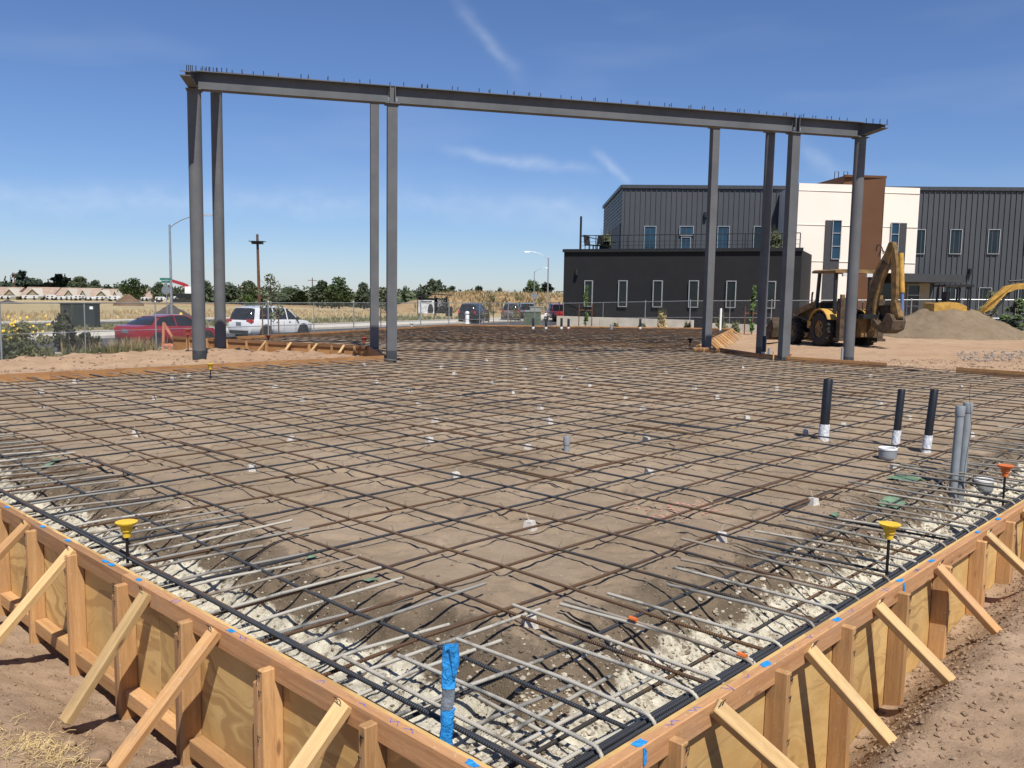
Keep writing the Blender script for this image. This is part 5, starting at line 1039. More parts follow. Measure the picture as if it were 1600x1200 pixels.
b = MB(); b.loft([[(x, w_, .62), (x, w_ + .05, .8), (x, w_, z1), (x, -w_, z1), (x, -w_ - .05, .8), (x, -w_, .62)] for x, w_, z1 in ((-.92, .45, 1.30), (-.8, .68, 1.66), (-.2, .75, 1.74), (.25, .75, 1.70), (.6, .72, 1.55))]); b.build('body', 'mach2', t, 'auto')
for s in (1, -1):
    b = MB(); b.loft([[(x, s * .55, z0), (x, s * .88, z0), (x, s * .88, z1), (x, s * .55, z1)] for x, z0, z1 in ((-1.05, .16, .40), (-.9, .02, .52), (.9, .02, .52), (1.05, .16, .40))]); b.build('track', 'dirtrubber', t)
b = MB(); b.lathe([(.45, .45), (.45, .64)], n=16); b.build('turntable', 'machgrime', t)
for x, y in ((-.25, .62), (-.25, -.62), (.75, .62), (.75, -.62), (.65, .66), (.65, -.60)): b = MB(); b.tube([(x, y, 1.4), (x + .02, y, 2.30), (x - .06 if x > 0 else x + .06, y, 2.44)], .045, 8); b.build('canopy_post', 'blackmetal', t)
b = MB(); b.b2(-.36, .86, -.7, .7, 2.42, 2.53); b.build('canopy_roof', 'blackmetal', t); b = MB(); b.b2(-.1, .35, -.3, .3, 1.6, 1.8); b.b2(-.15, 0, -.28, .28, 1.8, 2.2); b.build('seat', 'blackplastic', t)
b = MB(); b.prism([(.95, -.12, .95), (1.25, -.12, .95), (1.75, -.12, 1.75), (2.45, -.12, 2.48), (2.9, -.12, 2.62), (4.0, -.12, 2.68), (4.0, -.12, 2.42), (2.95, -.12, 2.36), (2.55, -.12, 2.20), (1.95, -.12, 1.45)], (0, .24, 0)); b.build('boom', 'mach2', t)
b = MB(); b.tube([(1.25, 0, 1.0), (2.0, 0, 1.25), (2.7, 0, 2.25)], .055, 8); b.build('boom_cylinder', 'blackmetal', t); b = MB(); b.tube([(2.6, 0, 2.72), (3.8, 0, 2.82)], .05, 8); b.build('stick_cylinder', 'blackmetal', t)
b = MB(); b.prism([(3.95, -.09, 2.75), (4.2, -.09, 2.65), (4.9, -.09, 1.2), (4.75, -.09, 1.15)], (0, .18, 0)); b.build('stick', 'mach2', t); b = MB(); b.prism([(4.75, -.25, 1.2), (5.0, -.25, 1.2), (5.1, -.25, .8), (4.7, -.25, .55), (4.4, -.25, .75)], (0, .5, 0)); b.build('bucket', 'machgrime', t)
# sand pile
pc = at(1503, 530, -.2)
def pile(a, r_):
    rr = r_ * (3.75 + .35 * math.sin(a * 2 + 1) + .25 * math.sin(3 * a)); x = pc.x + .15 + math.cos(a) * rr * 1.0; y = pc.y + 1.6 + math.sin(a) * rr * .85
    z = 1.78 * max(0, (1 - r_)) ** .88 * (1 - .25 * math.exp(-(r_ / .18) ** 2)) + .11 * fb(x, y, 2, .8, 5) + .045 * fb(x, y, 5, 4, 4)
    return V((x, y, -.24 + z - (.25 if r_ > .985 else 0)))
o = grid('sand_pile', 'sandpile', [2 * math.pi * k / 110 for k in range(111)], [k / 60 for k in range(61)], pile, kind=None); tag(o, 'large mound of grey brown sand right of the backhoe', 'sand pile')
if sum(q.normal.z for q in o.data.polygons) < 0: o.data.flip_normals()
def mound(x, y, Y, wpx, hpx, mat, label, zb):
    p = atY(x, y, Y); k = Y / F; rad = wpx * k / 2; h = hpx * k
    def f(a, r_): xx = p.x + math.cos(a) * rad * r_; yy = p.y + math.sin(a) * rad * r_; return V((xx, yy, p.z + h * (1 - r_) ** .9 * (1 + .12 * fb(xx, yy, 1, 3 / rad, 3)) - .3 * (r_ > .95)))
    o = grid('dirt_mound', mat, [2 * math.pi * j / 40 for j in range(41)], [j / 16 for j in range(17)], f, kind=None); tag(o, label, 'dirt mound')
    if sum(q.normal.z for q in o.data.polygons) < 0: o.data.flip_normals()
mound(201, 476, 150, 46, 17, 'spoil', 'brown cone of spoil in the far field', 0); mound(268, 501, 72, 80, 26, 'gravelpile', 'dark gravel heap behind the red car', 0); mound(12, 478, 150, 60, 10, 'gravelpile', 'low dark grey heap at the far left', 0)
# distant red excavator
p = atY(290, 474, 150); t = thing('excavator', 'distant excavator with red boom in the far field', 'excavator', (p.x, p.y, p.z)); k = 150 / F
b = MB(); b.b2(-1.2, 1.6, -1.1, 1.1, .9, 1.7); b.build('body', 'blackmetal', t); b = MB(); b.b2(-1.8, 1.8, -1.4, 1.4, 0, .8); b.build('tracks', 'dirtrubber', t); b = MB(); b.b2(.2, 1.6, -.8, .5, 1.7, 2.9); b.build('cab', 'carwhite', t)
b = MB(); b.prism([(0, -.2, 1.6), (.5, -.2, 1.8), (.5, -.2, 3.2), (-.4, -.2, 3.6), (-2.3, -.2, 4.1), (-2.3, -.2, 3.6), (-.5, -.2, 3.05), (0, -.2, 2.6)], (0, .4, 0)); b.build('boom', 'carcrimson', t); b = MB(); b.prism([(-2.2, -.15, 4.1), (-2.5, -.15, 4.0), (-2.9, -.15, 1.6), (-2.6, -.15, 1.6)], (0, .3, 0)); b.build('stick', 'carcrimson', t)

# ================================================================ office building
M['siding'] = plain('charcoal ribbed siding', (.060, .066, .074), .5, .0, var=.06, scale=.5); M['black'] = plain('black stucco', (.0115, .0122, .0142), .85, 0, var=.12, scale=1.5, bump=.15, bscale=30)
M['cream'] = plain('cream panels', (.78, .71, .62), .7, 0, var=.02, scale=.6); M['creamjoint'] = plain('cream panel joint', (.70, .635, .55), .7, var=.02); M['rust'] = plain('rust brown panels', (.105, .046, .019), .75, 0, var=.08, scale=.8); M['tan'] = plain('tan stucco', (.40, .34, .26), .8)
M['glass'] = plain('window glass', (.010, .016, .019), .06, 0, var=.3, scale=.6, spec=.45); M['blueglass'] = plain('blue tinted glass', (.012, .04, .07), .05, 0, var=.3, scale=.6, spec=.5); M['alu'] = plain('aluminium frame', (.38, .39, .40), .4, .3); M['panelgrey'] = plain('dark grey panel', (.045, .046, .05), .6); M['flash'] = plain('roof flashing', (.055, .06, .067), .45, .2)
ob = thing('office_building', 'modern office building of black block, ribbed charcoal wings and cream entrance', 'building', (18, 56, -.6))
def wall(name, A, B, back, z0, z1, mat, par=ob):
    b = MB(); b.hexa([V((q.x, q.y, z0)) for q in (A, B, B + back, A + back)], [V((q.x, q.y, z1)) for q in (A, B, B + back, A + back)]); return b.build(name, mat, par, world=True)
def pl(x, Y): q = ray(x, 460); q = V((q.x, q.y, 0)); return q * (Y / q.y)
def outn(d): n_ = V((d.y, -d.x, 0)); return n_ if n_.y < 0 else -n_
def zat(p, x, y): return atY(x, y, p.y).z
def window(par, A, d, x0, x1, y0, y1, rows=1, colr=None, glass='glass', fr=.042, name='window', proud=.08, mull=0):
    n_ = outn(d); P, Q = ray_hit(x0, A + n_ * proud, d), ray_hit(x1, A + n_ * proud, d); z1 = zat(P, x0, y0); z0 = zat(P, x0, y1); axx = (d, -n_, V((0, 0, 1))); wd = (Q - P).length; c = (P + Q) / 2; h = z1 - z0
    b = MB(); b.box((c.x - n_.x * .03, c.y - n_.y * .03, (z0 + z1) / 2), (wd - .02, .03, h - .02), ax=axx); g_ = b.build(name, glass, par, world=True)
    for s in (-1, 1): q = c + d * (s * (wd / 2 - fr / 2)); b = MB(); b.box((q.x, q.y, (z0 + z1) / 2), (fr, .10, h), ax=axx); b.build('window_frame', 'alu', g_, world=True)
    for z in [z0 + fr / 2, z1 - fr / 2] + [z0 + h * (k + 1) / rows for k in range(rows - 1)]: b = MB(); b.box((c.x, c.y, z), (wd - 2 * fr - .002, .095, fr), ax=axx); b.build('window_sill' if z == z0 + fr / 2 else 'window_frame', 'alu', g_, world=True)
    return g_
def ribs(par, A, B, z0, z1, sp=.36, cut=None, depth=.075):
    d = (B - A).normalized(); n_ = outn(d); Ln = (B - A).length; m_ = None; x = sp * .6
    while x < Ln - .1:
        q = A + d * x + n_ * (depth / 2 - .004); zz0 = cut(x) if cut else z0
        if m_ is None: b = MB(); b.box((0, 0, 0), (.045, depth, 1), ax=(d, n_, V((0, 0, 1)))); m_ = b.mesh('siding_rib'); m_.materials.append(M['siding'])
        o = bpy.data.objects.new('siding_rib', m_); COL.objects.link(o); o.parent = par; o.location = V((q.x, q.y, (zz0 + z1) / 2)) - ob.location; o.scale = (1, 1, z1 - zz0); x += sp
ML = pl(968, 62); MR = pl(1760, 59.2); dm_ = (MR - ML).normalized(); BK = V((0, 14.4, 0)); zr = 9.12; g0 = -.7
ML2 = pl(940, 76.4)
# main ribbed volume with its receding left side
b = MB(); base = [ML, MR, MR + BK, ML2]; b.hexa([V((q.x, q.y, g0)) for q in base], [V((q.x, q.y, zr)) for q in base]); mv = b.build('ribbed_wing', 'siding', ob, world=True)
ribs(mv, ML, pl(1245, 61), 4.3, zr - .12); ribs(mv, ray_hit(1420, ML, dm_), MR, g0, zr - .12)
n_ = outn(dm_); c = (ML + MR) / 2; b = MB(); b.box((c.x + n_.x * .04, c.y + n_.y * .04, zr + .02), ((MR - ML).length + .1, .2, .24), ax=(dm_, -n_, V((0, 0, 1)))); b.build('roof_edge', 'flash', mv, world=True)
d2 = (ML2 - ML).normalized(); nl = V((-d2.y, d2.x, 0)); nl = nl if nl.x < 0 else -nl; c = (ML + ML2) / 2
b = MB(); b.box((c.x + nl.x * .04, c.y + nl.y * .04, zr + .02), ((ML2 - ML).length, .2, .24), ax=(d2, nl, V((0, 0, 1)))); b.build('roof_edge', 'flash', mv, world=True)
for k in range(8): z = 6.9 + .26 * k; b = MB(); b.box((c.x + nl.x * .02, c.y + nl.y * .02, z), ((ML2 - ML).length - .6, .05, .05), ax=(d2, nl, V((0, 0, 1)))); b.build('siding_rib', 'flash', mv, world=True)
b = MB(); b.box((c.x + nl.x * .02, c.y + nl.y * .02, 5.2), ((ML2 - ML).length - 1.2, .06, 2.9), ax=(d2, nl, V((0, 0, 1)))); b.build('side_panel', 'panelgrey', mv, world=True)
for x0, x1 in ((1003, 1022), (1117, 1136), (1173, 1192)): window(mv, ML, dm_, x0, x1, 353, 393, glass='blueglass' if x0 < 1150 else 'glass')
window(mv, ML, dm_, 1058, 1080, 353, 368, glass='blueglass'); window(mv, ML, dm_, 1061, 1076, 370, 394, glass='blueglass', name='door')
for x0 in (1421, 1478, 1537, 1595): window(mv, ML, dm_, x0, x0 + 19, 358, 397)
for x0, y0 in ((1473, 447), (1529, 449), (1590, 449)): window(mv, ML, dm_, x0, x0 + 20, y0, 490)
for x, y in ((1097, 336), (1512, 424)): q = ray_hit(x, ML, dm_); z = zat(q, x, y); b = MB(); b.box((q.x, q.y - .15, z), (.22, .3, .35)); b.build('wall_lamp', 'blackmetal', mv, world=True)
# black single storey block
KL, KR = pl(880, 57), pl(1250, 50.9); dk = (KR - KL).normalized(); kb = -outn(dk) * 8.5; kt = 4.30
kv = wall('black_block', KL, KR, kb, g0, kt, 'black'); c = (KL + KR) / 2 + outn(dk) * .03; b = MB(); b.box((c.x, c.y, kt + .04), ((KR - KL).length + .12, .22, .20), ax=(dk, -outn(dk), V((0, 0, 1)))); b.build('parapet_cap', 'blackmetal', kv, world=True)
for x0, x1, y0, y1 in ((913, 926, 438, 479), (966, 980, 438, 479.5), (1020, 1035, 438, 480), (1076, 1091.5, 438, 480.5), (1134.5, 1150, 438.5, 481), (1198, 1212, 439, 482)): window(kv, KL, dk, x0, x1, y0, y1, fr=.05)
q = ray_hit(900, KL, dk); z = zat(q, 900, 425); b = MB(); b.box((q.x, q.y - .15, z), (.16, .25, .4)); b.build('wall_lamp', 'blackmetal', kv, world=True)
# terrace on the black block
off = -outn(dk) * .35; RA, RB = ray_hit(905, KL + off, dk), ray_hit(1246, KL + off, dk); nseg = 13
for z, r_ in ((kt + 1.02, .03), (kt + .62, .012), (kt + .38, .012)): b = MB(); b.tube([V((RA.x, RA.y, z)), V((RB.x, RB.y, z))], r_, 6); b.build('terrace_rail', 'blackmetal', kv, world=True)
for k in range(nseg + 1): q = RA + (RB - RA) * (k / nseg); b = MB(); b.tube([V((q.x, q.y, kt)), V((q.x, q.y, kt + 1.02))], .03, 6); b.build('rail_post', 'blackmetal', kv, world=True)
side = RA - outn(dk) * 7.5; b = MB(); b.tube([V((RA.x, RA.y, kt + 1.02)), V((side.x, side.y, kt + 1.02))], .03, 6); b.build('terrace_rail', 'blackmetal', kv, world=True)
b = MB(); b.tube([V((RA.x, RA.y, kt)), V((RA.x, RA.y, zat(RA, 904, 338)))], .07, 8); b.build('flag_pole', 'blackmetal', kv, world=True)
def chair(x, Y, rz, label, z=kt + .02):
    p = pl(x, Y); t = thing('terrace_chair', label, 'chair', (p.x, p.y, z), rz, 'terrace chairs'); b = MB(); b.b2(-.24, .24, -.24, .24, .44, .50); b.build('seat', 'blackplastic', t); b = MB(); b.hexa([(-.24, .20, .5), (.24, .20, .5), (.24, .25, .5), (-.24, .25, .5)], [(-.24, .32, 1.15), (.24, .32, 1.15), (.24, .37, 1.15), (-.24, .37, 1.15)]); b.build('backrest', 'blackplastic', t)
    for sx_ in (-1, 1):
        for sy_ in (-1, 1): b = MB(); b.tube([(sx_ * .21, sy_ * .21, 0), (sx_ * .20, sy_ * .2, .45)], .025, 6); b.build('leg', 'blackplastic', t)
chair(919, 58, .6, 'dark chair at the left end of the terrace'); chair(931, 58.5, -.8, 'dark chair with its back to the rail on the terrace')
p = pl(941, 58); t = thing('terrace_table', 'low dark table beside the terrace chairs', 'table', (p.x, p.y, kt + .02)); b = MB(); b.lathe([(.45, .68), (.45, .72)], n=14); b.build('table_top', 'blackplastic', t); b = MB(); b.lathe([(.2, 0), (.05, .05), (.05, .68)], n=8); b.build('pedestal', 'blackplastic', t)
# cream entrance blocks, brown stair tower, canopy
WA0, WA1, WB0, WB1 = pl(1240, 56), pl(1330, 56.4), pl(1373, 56.55), pl(1427, 56.8); dw = (WB1 - WA0).normalized()
wa = wall('cream_block', WA0, WA1, V((.3, 5.0, 0)), g0, 8.80, 'cream'); wb_ = wall('cream_block', WB0, WB1, V((.3, 5.0, 0)), 3.25, 8.72, 'cream')
for par, A, B in ((wa, WA0, WA1), (wb_, WB0, WB1)):
    c = (A + B) / 2 + outn(dw) * .02; b = MB(); b.box((c.x, c.y, 8.55 if par is wa else 8.46), ((B - A).length + .02, .06, .02), ax=(dw, -outn(dw), V((0, 0, 1)))); b.build('panel_joint', 'panelgrey', par, world=True) if False else None
    for z in (3.9, 6.2, 8.35):
        if par is wb_ and z < 3.5: continue
        b = MB(); b.box((c.x, c.y, z), ((B - A).length - .02, .045, .012), ax=(dw, -outn(dw), V((0, 0, 1)))); b.build('panel_joint', 'cream', par, world=True)
def panel(par, x0, x1, y0, y1, mat='panelgrey', proud=.03, name='dark_panel'):
    n_ = outn(dw); P, Q = ray_hit(x0, WA0 + n_ * proud, dw), ray_hit(x1, WA0 + n_ * proud, dw); z1, z0 = zat(P, x0, y0), zat(P, x0, y1); c = (P + Q) / 2; b = MB(); b.box((c.x, c.y, (z0 + z1) / 2), ((Q - P).length, .06, z1 - z0), ax=(dw, -n_, V((0, 0, 1)))); return b.build(name, mat, par, world=True)
panel(wa, 1284, 1308, 344, 470); window(wa, WA0, dw, 1295, 1309, 343.5, 405, rows=3, glass='blueglass', proud=.10); panel(wb_, 1387, 1410, 348, 420); window(wb_, WA0, dw, 1386, 1398.5, 347.5, 402, rows=3, glass='blueglass', proud=.10)
T0, T1 = pl(1309, 56.55), pl(1373.6, 56.62); tw_ = wall('stair_tower', T0, T1, V((-.9, 8.5, 0)), g0, 9.38, 'rust'); c = (T0 + T1) / 2; b = MB(); b.box((c.x, c.y - .02, 9.36), ((T1 - T0).length + .1, .16, .14), ax=(dw, -outn(dw), V((0, 0, 1)))); b.build('tower_cap', 'rust', tw_, world=True)
for x in (1297, 1311): q = pl(x, 60); b = MB(); z = zat(q, x, 268); b.tube([V((q.x - .13, q.y, 9.2)), V((q.x - .13, q.y, z)), V((q.x + .13, q.y, z)), V((q.x + .13, q.y, 9.2))], .025, 6); b.build('roof_ladder', 'blackmetal', tw_, world=True)
CA, CB = pl(1404, 55.6), pl(1506, 56.2); cv = wall('entrance_canopy', CA, CB, V((0, 4.5, 0)), zat(CA, 1408, 440), zat(CA, 1408, 427), 'panelgrey')
EA, EB = pl(1396, 59.2), pl(1452, 59.4); ev = wall('entrance_wall', EA, EB, V((0, 1.0, 0)), g0, 3.2, 'tan'); window(ev, EA, (EB - EA).normalized(), 1417, 1437, 444, 495, rows=3, fr=.06)
wall('entrance_glazing', pl(1330, 58.6), pl(1398, 58.8), V((0, .3, 0)), g0, 3.3, 'glass', ob)
# planters' shrubs on the terrace and roof edge are built with the vegetation
# low concrete wall in front
for i, (x0, Y0, x1, Y1, lab) in enumerate(((872, 54, 1085, 49.5, 'low pale concrete wall in front of the dark building'), (1112, 49, 1238, 46.5, 'low concrete kerb wall right of the steel columns'))):
    A, B = pl(x0, Y0), pl(x1, Y1); t = thing('low_wall', lab, 'wall', (A.x, A.y, -.6)); d = (B - A).normalized(); Ln = (B - A).length; n = 3; zt_ = .16 if i == 0 else .02
    for k in range(n): c = A + d * (Ln * (k + .5) / n); b = MB(); b.box((c.x, c.y, (zt_ - .7) / 2), (Ln / n - .015, .25, zt_ + .7), ax=(d, V((-d.y, d.x, 0)), V((0, 0, 1)))); b.build('wall_section', 'concrete', t, world=True)

# ================================================================ vegetation
def leaves(b, c, rad, n, size, sq=1.0, rng=random):
    for i in range(n):
        d = V((rng.gauss(0, 1), rng.gauss(0, 1), rng.gauss(0, 1))).normalized() * (rng.random() ** .35); p = V((c[0] + d.x * rad[0], c[1] + d.y * rad[1], c[2] + d.z * rad[2]))
        a = V((rng.gauss(0, 1), rng.gauss(0, 1), rng.gauss(0, 1))).normalized(); e = a.orthogonal().normalized(); s = size * rng.uniform(.6, 1.4)
        o = len(b.v); b.v += [p + a * s, p + e * s * .55 * sq, p - a * s, p - e * s * .55 * sq]; b.f.append((o, o + 1, o + 2, o + 3))
def tree(label, x, ytop, Y, wpx, kind, zb, mat, seed, name='tree', dens=1.0, base_frac=.25, group=None, trunk=True, lsize=None):
    random.seed(seed); k = Y / F; p = atY(x, ytop, Y); h = p.z - zb; wd = wpx * k; t = thing(name, label, 'tree' if 'shrub' not in name else 'shrub', (p.x, p.y, zb), random.uniform(0, 6), group)
    b = MB(); ls = lsize or max(.10, wd * .035 + .12)
    if kind == 'cone':
        nl = 9
        for i in range(nl):
            f = i / (nl - 1); z = h * (base_frac + (1 - base_frac) * f); r_ = wd / 2 * (1 - f) ** .8 + wd * .03
            for j in range(max(2, int(6 * (1 - f)) + 1)): a = random.uniform(0, 6.28); leaves(b, (math.cos(a) * r_ * .6, math.sin(a) * r_ * .6, z - h * .02), (r_ * .55, r_ * .55, h * .055), int(34 * dens), ls)
    else:
        n = 22 if kind == 'round' else 9
        for i in range(n):
            a = random.uniform(0, 6.28); q = random.random() ** .5; f = random.random(); zc = h * (base_frac + (1 - base_frac) * (.15 + .72 * f)); env = max(.2, 1 - abs(2 * f - .8) ** 2.6 * .62); r_ = wd / 2 * env
            cl = wd * random.uniform(.15, .24); leaves(b, (math.cos(a) * q * (r_ - cl * .3), math.sin(a) * q * (r_ - cl * .3), zc), (cl, cl, cl * .72 if kind == 'round' else cl), int(62 * dens), ls)
        leaves(b, (0, 0, h * (base_frac + (1 - base_frac) * .45)), (wd * .46, wd * .46, h * (1 - base_frac) * .42), int(420 * dens), ls); leaves(b, (0, 0, h * .88), (wd * .26, wd * .26, h * .11), int(110 * dens), ls * .8)
    b.build('crown', mat, t, fix=False)
    if trunk:
        b = MB(); b.tube([(0, 0, -.2), (.02 * h, 0, h * .35), (0, .01 * h, h * .75)], [max(.03, h * .028), max(.025, h * .02), .02], 7); tr = b.build('trunk', 'bark', t, 'auto')
        for i in range(4):
            a = random.uniform(0, 6.28); z = h * random.uniform(.3, .6); b = MB(); b.tube([(.01 * h, 0, z), (math.cos(a) * wd * .18, math.sin(a) * wd * .18, z + h * .12), (math.cos(a) * wd * .3, math.sin(a) * wd * .3, z + h * .25)], [max(.02, h * .012), max(.015, h * .008), .01], 5); b.build('limb', 'bark', tr)
    return t
TR = [('first pointed conifer at the far left skyline', 8, 432, 380, 15, 'cone', 'leafconifer'), ('second pointed conifer beside the first at far left', 17, 434, 380, 14, 'cone', 'leafconifer'), ('tallest pointed conifer on the left skyline', 34, 426, 380, 112, 'cone', 'leafconifer'),
      ('dark round tree right of the tallest left conifer', 46, 437, 380, 18, 'round', 'leafdark'), ('dark round tree between the left conifers', 60, 435, 390, 20, 'round', 'leafdark'), ('small conifer left of the twin conifers', 75, 437, 380, 12, 'cone', 'leafconifer'), ('left one of the twin conifers above the houses', 91, 431, 380, 112, 'cone', 'leafconifer'), ('right one of the twin conifers above the houses', 101, 429, 380, 19, 'cone', 'leafconifer'),
      ('broad oak above the middle house roof', 124, 432, 360, 40, 'round', 'leafdark'), ('broad oak just right of the middle skyline oak', 149, 437, 360, 26, 'round', 'leafdark'), ('low dark tree at the end of the house row', 168, 446, 360, 20, 'round', 'leafdark'), ('wide flat topped oak left of the street light', 208, 434, 300, 42, 'round', 'leafmid'), ('round oak directly behind the street light', 248, 440, 300, 26, 'round', 'leafdark'),
      ('dark tree seen between the two left columns', 322, 437, 230, 24, 'round', 'leafdark'), ('dark oak just right of the left columns', 356, 440, 230, 34, 'round', 'leafdark'), ('dark oak behind the dark wooden pole', 388, 439, 220, 40, 'round', 'leafdark'), ('bright green bush at the foot of the wooden pole', 390, 460, 170, 18, 'round', 'leafgreen'), ('low oak right of the young street tree', 452, 448, 210, 40, 'round', 'leafdark'), ('small round oak left of the big green tree', 470, 455, 190, 26, 'round', 'leafmid'), ('dark oak on the left flank of the big green tree', 503, 437, 170, 34, 'round', 'leafdark'),
      ('big green tree, largest of the middle skyline', 530, 431, 165, 42, 'round', 'leafmid'), ('dark round oak right of the big green tree', 568, 440, 165, 32, 'round', 'leafdark'), ('oak partly hidden by the inner left column', 598, 448, 190, 24, 'round', 'leafdark'), ('small light green tree left of the wide hill oak', 633, 446, 230, 14, 'round', 'leafmid'), ('wide dark oak on the hill skyline', 680, 439, 230, 54, 'round', 'leafdark'), ('low oak on the right flank of the wide hill oak', 706, 446, 235, 24, 'round', 'leafdark'), ('small oak on the hill skyline right of the wide one', 748, 446, 240, 24, 'round', 'leafdark'), ('tiny dark oak on the hill skyline', 781, 448, 250, 14, 'round', 'leafdark'),
      ('large oak on the hill behind the street lights, left half', 832, 436, 190, 36, 'round', 'leafmid'), ('large oak on the hill behind the street lights, right half', 854, 440, 195, 34, 'round', 'leafdark')]
for i, (lab, x, yt, Y, wp, kd, mt) in enumerate(TR): tree(lab, x, yt, Y, wp, kd, -3.6 if Y > 250 else -2.6, mt, 100 + i, name='conifer_tree' if kd == 'cone' else 'oak_tree', base_frac=.10, group='trees on the skyline')
def far_band(label, X0, X1, Y, h, n, seed):               # the wood behind, reads as one mass
    random.seed(seed); b = MB()
    for i in range(n): x = random.uniform(X0, X1); hh_ = h * random.uniform(.55, 1.0); leaves(b, (x, Y + random.uniform(-8, 8), -3.6 + hh_ * .5), (3.2, 3.2, hh_ * .5), 42, .75)
    tag(b.build('far_wood', 'leafdark', fix=False), label, 'wood', kind='stuff')
far_band('continuous belt of distant dark trees behind the houses and field', -290, 40, 420, 8.2, 300, 3); far_band('belt of scrubby trees behind the middle field', -86, -18, 235, 5.4, 120, 4)
# young staked street trees and shrubs
def sapling(label, x, yt, yb, Y, wpx, mat, seed, zb, stakes=True, n=260, ls=.07, base=.3):
    random.seed(seed); p = atY(x, yt, Y); h = p.z - zb; wd = wpx * Y / F; t = thing('young_tree', label, 'tree', (p.x, p.y, zb)); b = MB()
    for i in range(12): f = random.random(); a = random.uniform(0, 6.28); r_ = wd / 2 * math.sin(math.pi * (.15 + .75 * f)); leaves(b, (math.cos(a) * r_ * .6, math.sin(a) * r_ * .6, h * (base + (1 - base) * f * .95)), (wd * .2, wd * .2, h * .07), n // 12, ls)
    b.build('crown', mat, t, fix=False); b = MB(); b.tube([(0, 0, 0), (.03, 0, h * .5), (0, 0, h * .95)], [.035, .025, .008], 6); tr = b.build('trunk', 'bark', t)
    for i in range(9): f = random.uniform(.3, .85); a = random.uniform(0, 6.28); b = MB(); b.tube([(0, 0, h * f), (math.cos(a) * wd * .35, math.sin(a) * wd * .35, h * (f + .12))], [.012, .004], 4); b.build('limb', 'bark', tr)
    if stakes:
        for s in (-1, 1): b = MB(); b.tube([(s * .38, 0, 0), (s * .38, 0, h * .55)], .03, 6); b.build('support_stake', 'polewood', t)
        b = MB(); b.box((0, 0, h * .42), (.76, .03, .06)); b.build('stake_tie', 'polewood', t)
    return t
sapling('young staked street tree in front of the white SUV', 422, 430, 527, 41, 44, 'leafgrey', 1, -1.1, n=420); sapling('young street tree with sparse crown between the inner left columns', 604, 448, 510, 58, 34, 'leafgrey', 2, -1.1, n=380)
sapling('leafy young tree in front of the tan parked SUV', 764, 452, 500, 66, 26, 'leafweed', 3, -1.1, n=360, base=.15); sapling('young tree by the diamond sign near the pickup', 806, 455, 500, 72, 18, 'leafweed', 4, -1.1, n=260, base=.15)
sapling('narrow staked sapling by the first window of the black block', 916, 444, 505, 51, 9, 'leafgreen', 5, -.5, n=260, base=.05, ls=.09); sapling('narrow staked sapling by the last window of the black block', 1178, 440, 505, 45, 10, 'leafgreen', 6, -.5, n=280, base=.05, ls=.09)
sapling('young tree right of the mini excavator', 1545, 456, 505, 42.5, 34, 'leafweed', 7, -.4, n=420, stakes=False, ls=.09); sapling('dark leafy tree at the right edge behind the sand pile', 1586, 462, 500, 41.5, 40, 'leafmid', 8, -.4, n=800, stakes=False, ls=.10, base=.15)
def shrub(label, x, yt, Y, wpx, mat, seed, zb, n=500, ls=.05, flowers=0, name='shrub', cat='shrub', tall=False):
    random.seed(seed); p = atY(x, yt, Y); h = p.z - zb; wd = wpx * Y / F; t = thing(name, label, cat, (p.x, p.y, zb)); b = MB()
    for i in range(16): a = random.uniform(0, 6.28); q = random.random() ** .6; f = random.random(); leaves(b, (math.cos(a) * q * wd * .36, math.sin(a) * q * wd * .36, h * (.08 + .78 * f * (1 - .45 * q))), (wd * .16, wd * .16, h * .15), n // 16, ls)
    b.build('foliage', mat, t, fix=False); b = MB()
    for i in range(26): a = random.uniform(0, 6.28); b.tube([(0.05 * math.cos(a), .05 * math.sin(a), 0), (math.cos(a) * wd * .22, math.sin(a) * wd * .22, h * .5), (math.cos(a) * wd * random.uniform(.25, .5), math.sin(a) * wd * random.uniform(.25, .5), h * random.uniform(.75, 1.05))], [.008, .006, .003], 4, cap=False)
    b.build('stems', 'leafweed', t, fix=False)
    if flowers:
        b = MB()
        for i in range(flowers):
            a = random.uniform(0, 6.28); q = random.random() ** .5; z = h * (random.uniform(.55, 1.0)); c = V((math.cos(a) * q * wd * .48, math.sin(a) * q * wd * .48, z)); r_ = random.uniform(.025, .05); nn = V((random.gauss(0, .5), -1, random.uniform(.2, 1.2))).normalized(); e1 = nn.orthogonal().normalized(); e2 = nn.cross(e1)
            b.add([c + (e1 * math.cos(j * 1.047) + e2 * math.sin(j * 1.047)) * r_ for j in range(6)] + [c + nn * .012], [(j, (j + 1) % 6, 6) for j in range(6)])
        b.build('blossoms', 'flower', t, fix=False)
    return t
shrub('tall shrub covered in yellow flowers behind the left fence', 42, 492, 31.0, 92, 'leafweed', 21, -1.1, 2000, .06, 36); shrub('yellow flowering shrub at the extreme left edge', 4, 500, 30, 60, 'leafweed', 22, -1.1, 1000, .06, 22); shrub('dark leaved bush in front of the green cabinet', 98, 470, 33.0, 44, 'leafplum', 23, -1.1, 900, .075); shrub('low dark spreading bush beside the cabinet', 132, 512, 33, 56, 'leafplum', 24, -1.1, 600, .07); shrub('grey twiggy weed bush at the far left fence', 20, 522, 28.8, 90, 'leafgrey', 25, -1.05, 1200, .05)
shrub('olive planter shrub at the left end of the terrace', 947, 358, 58.5, 22, 'leafgrey', 26, kt + .05, 900, .12); shrub('bushy planter shrub at the right end of the terrace', 1212, 352, 55, 22, 'leafgrey', 27, kt + .05, 900, .12)
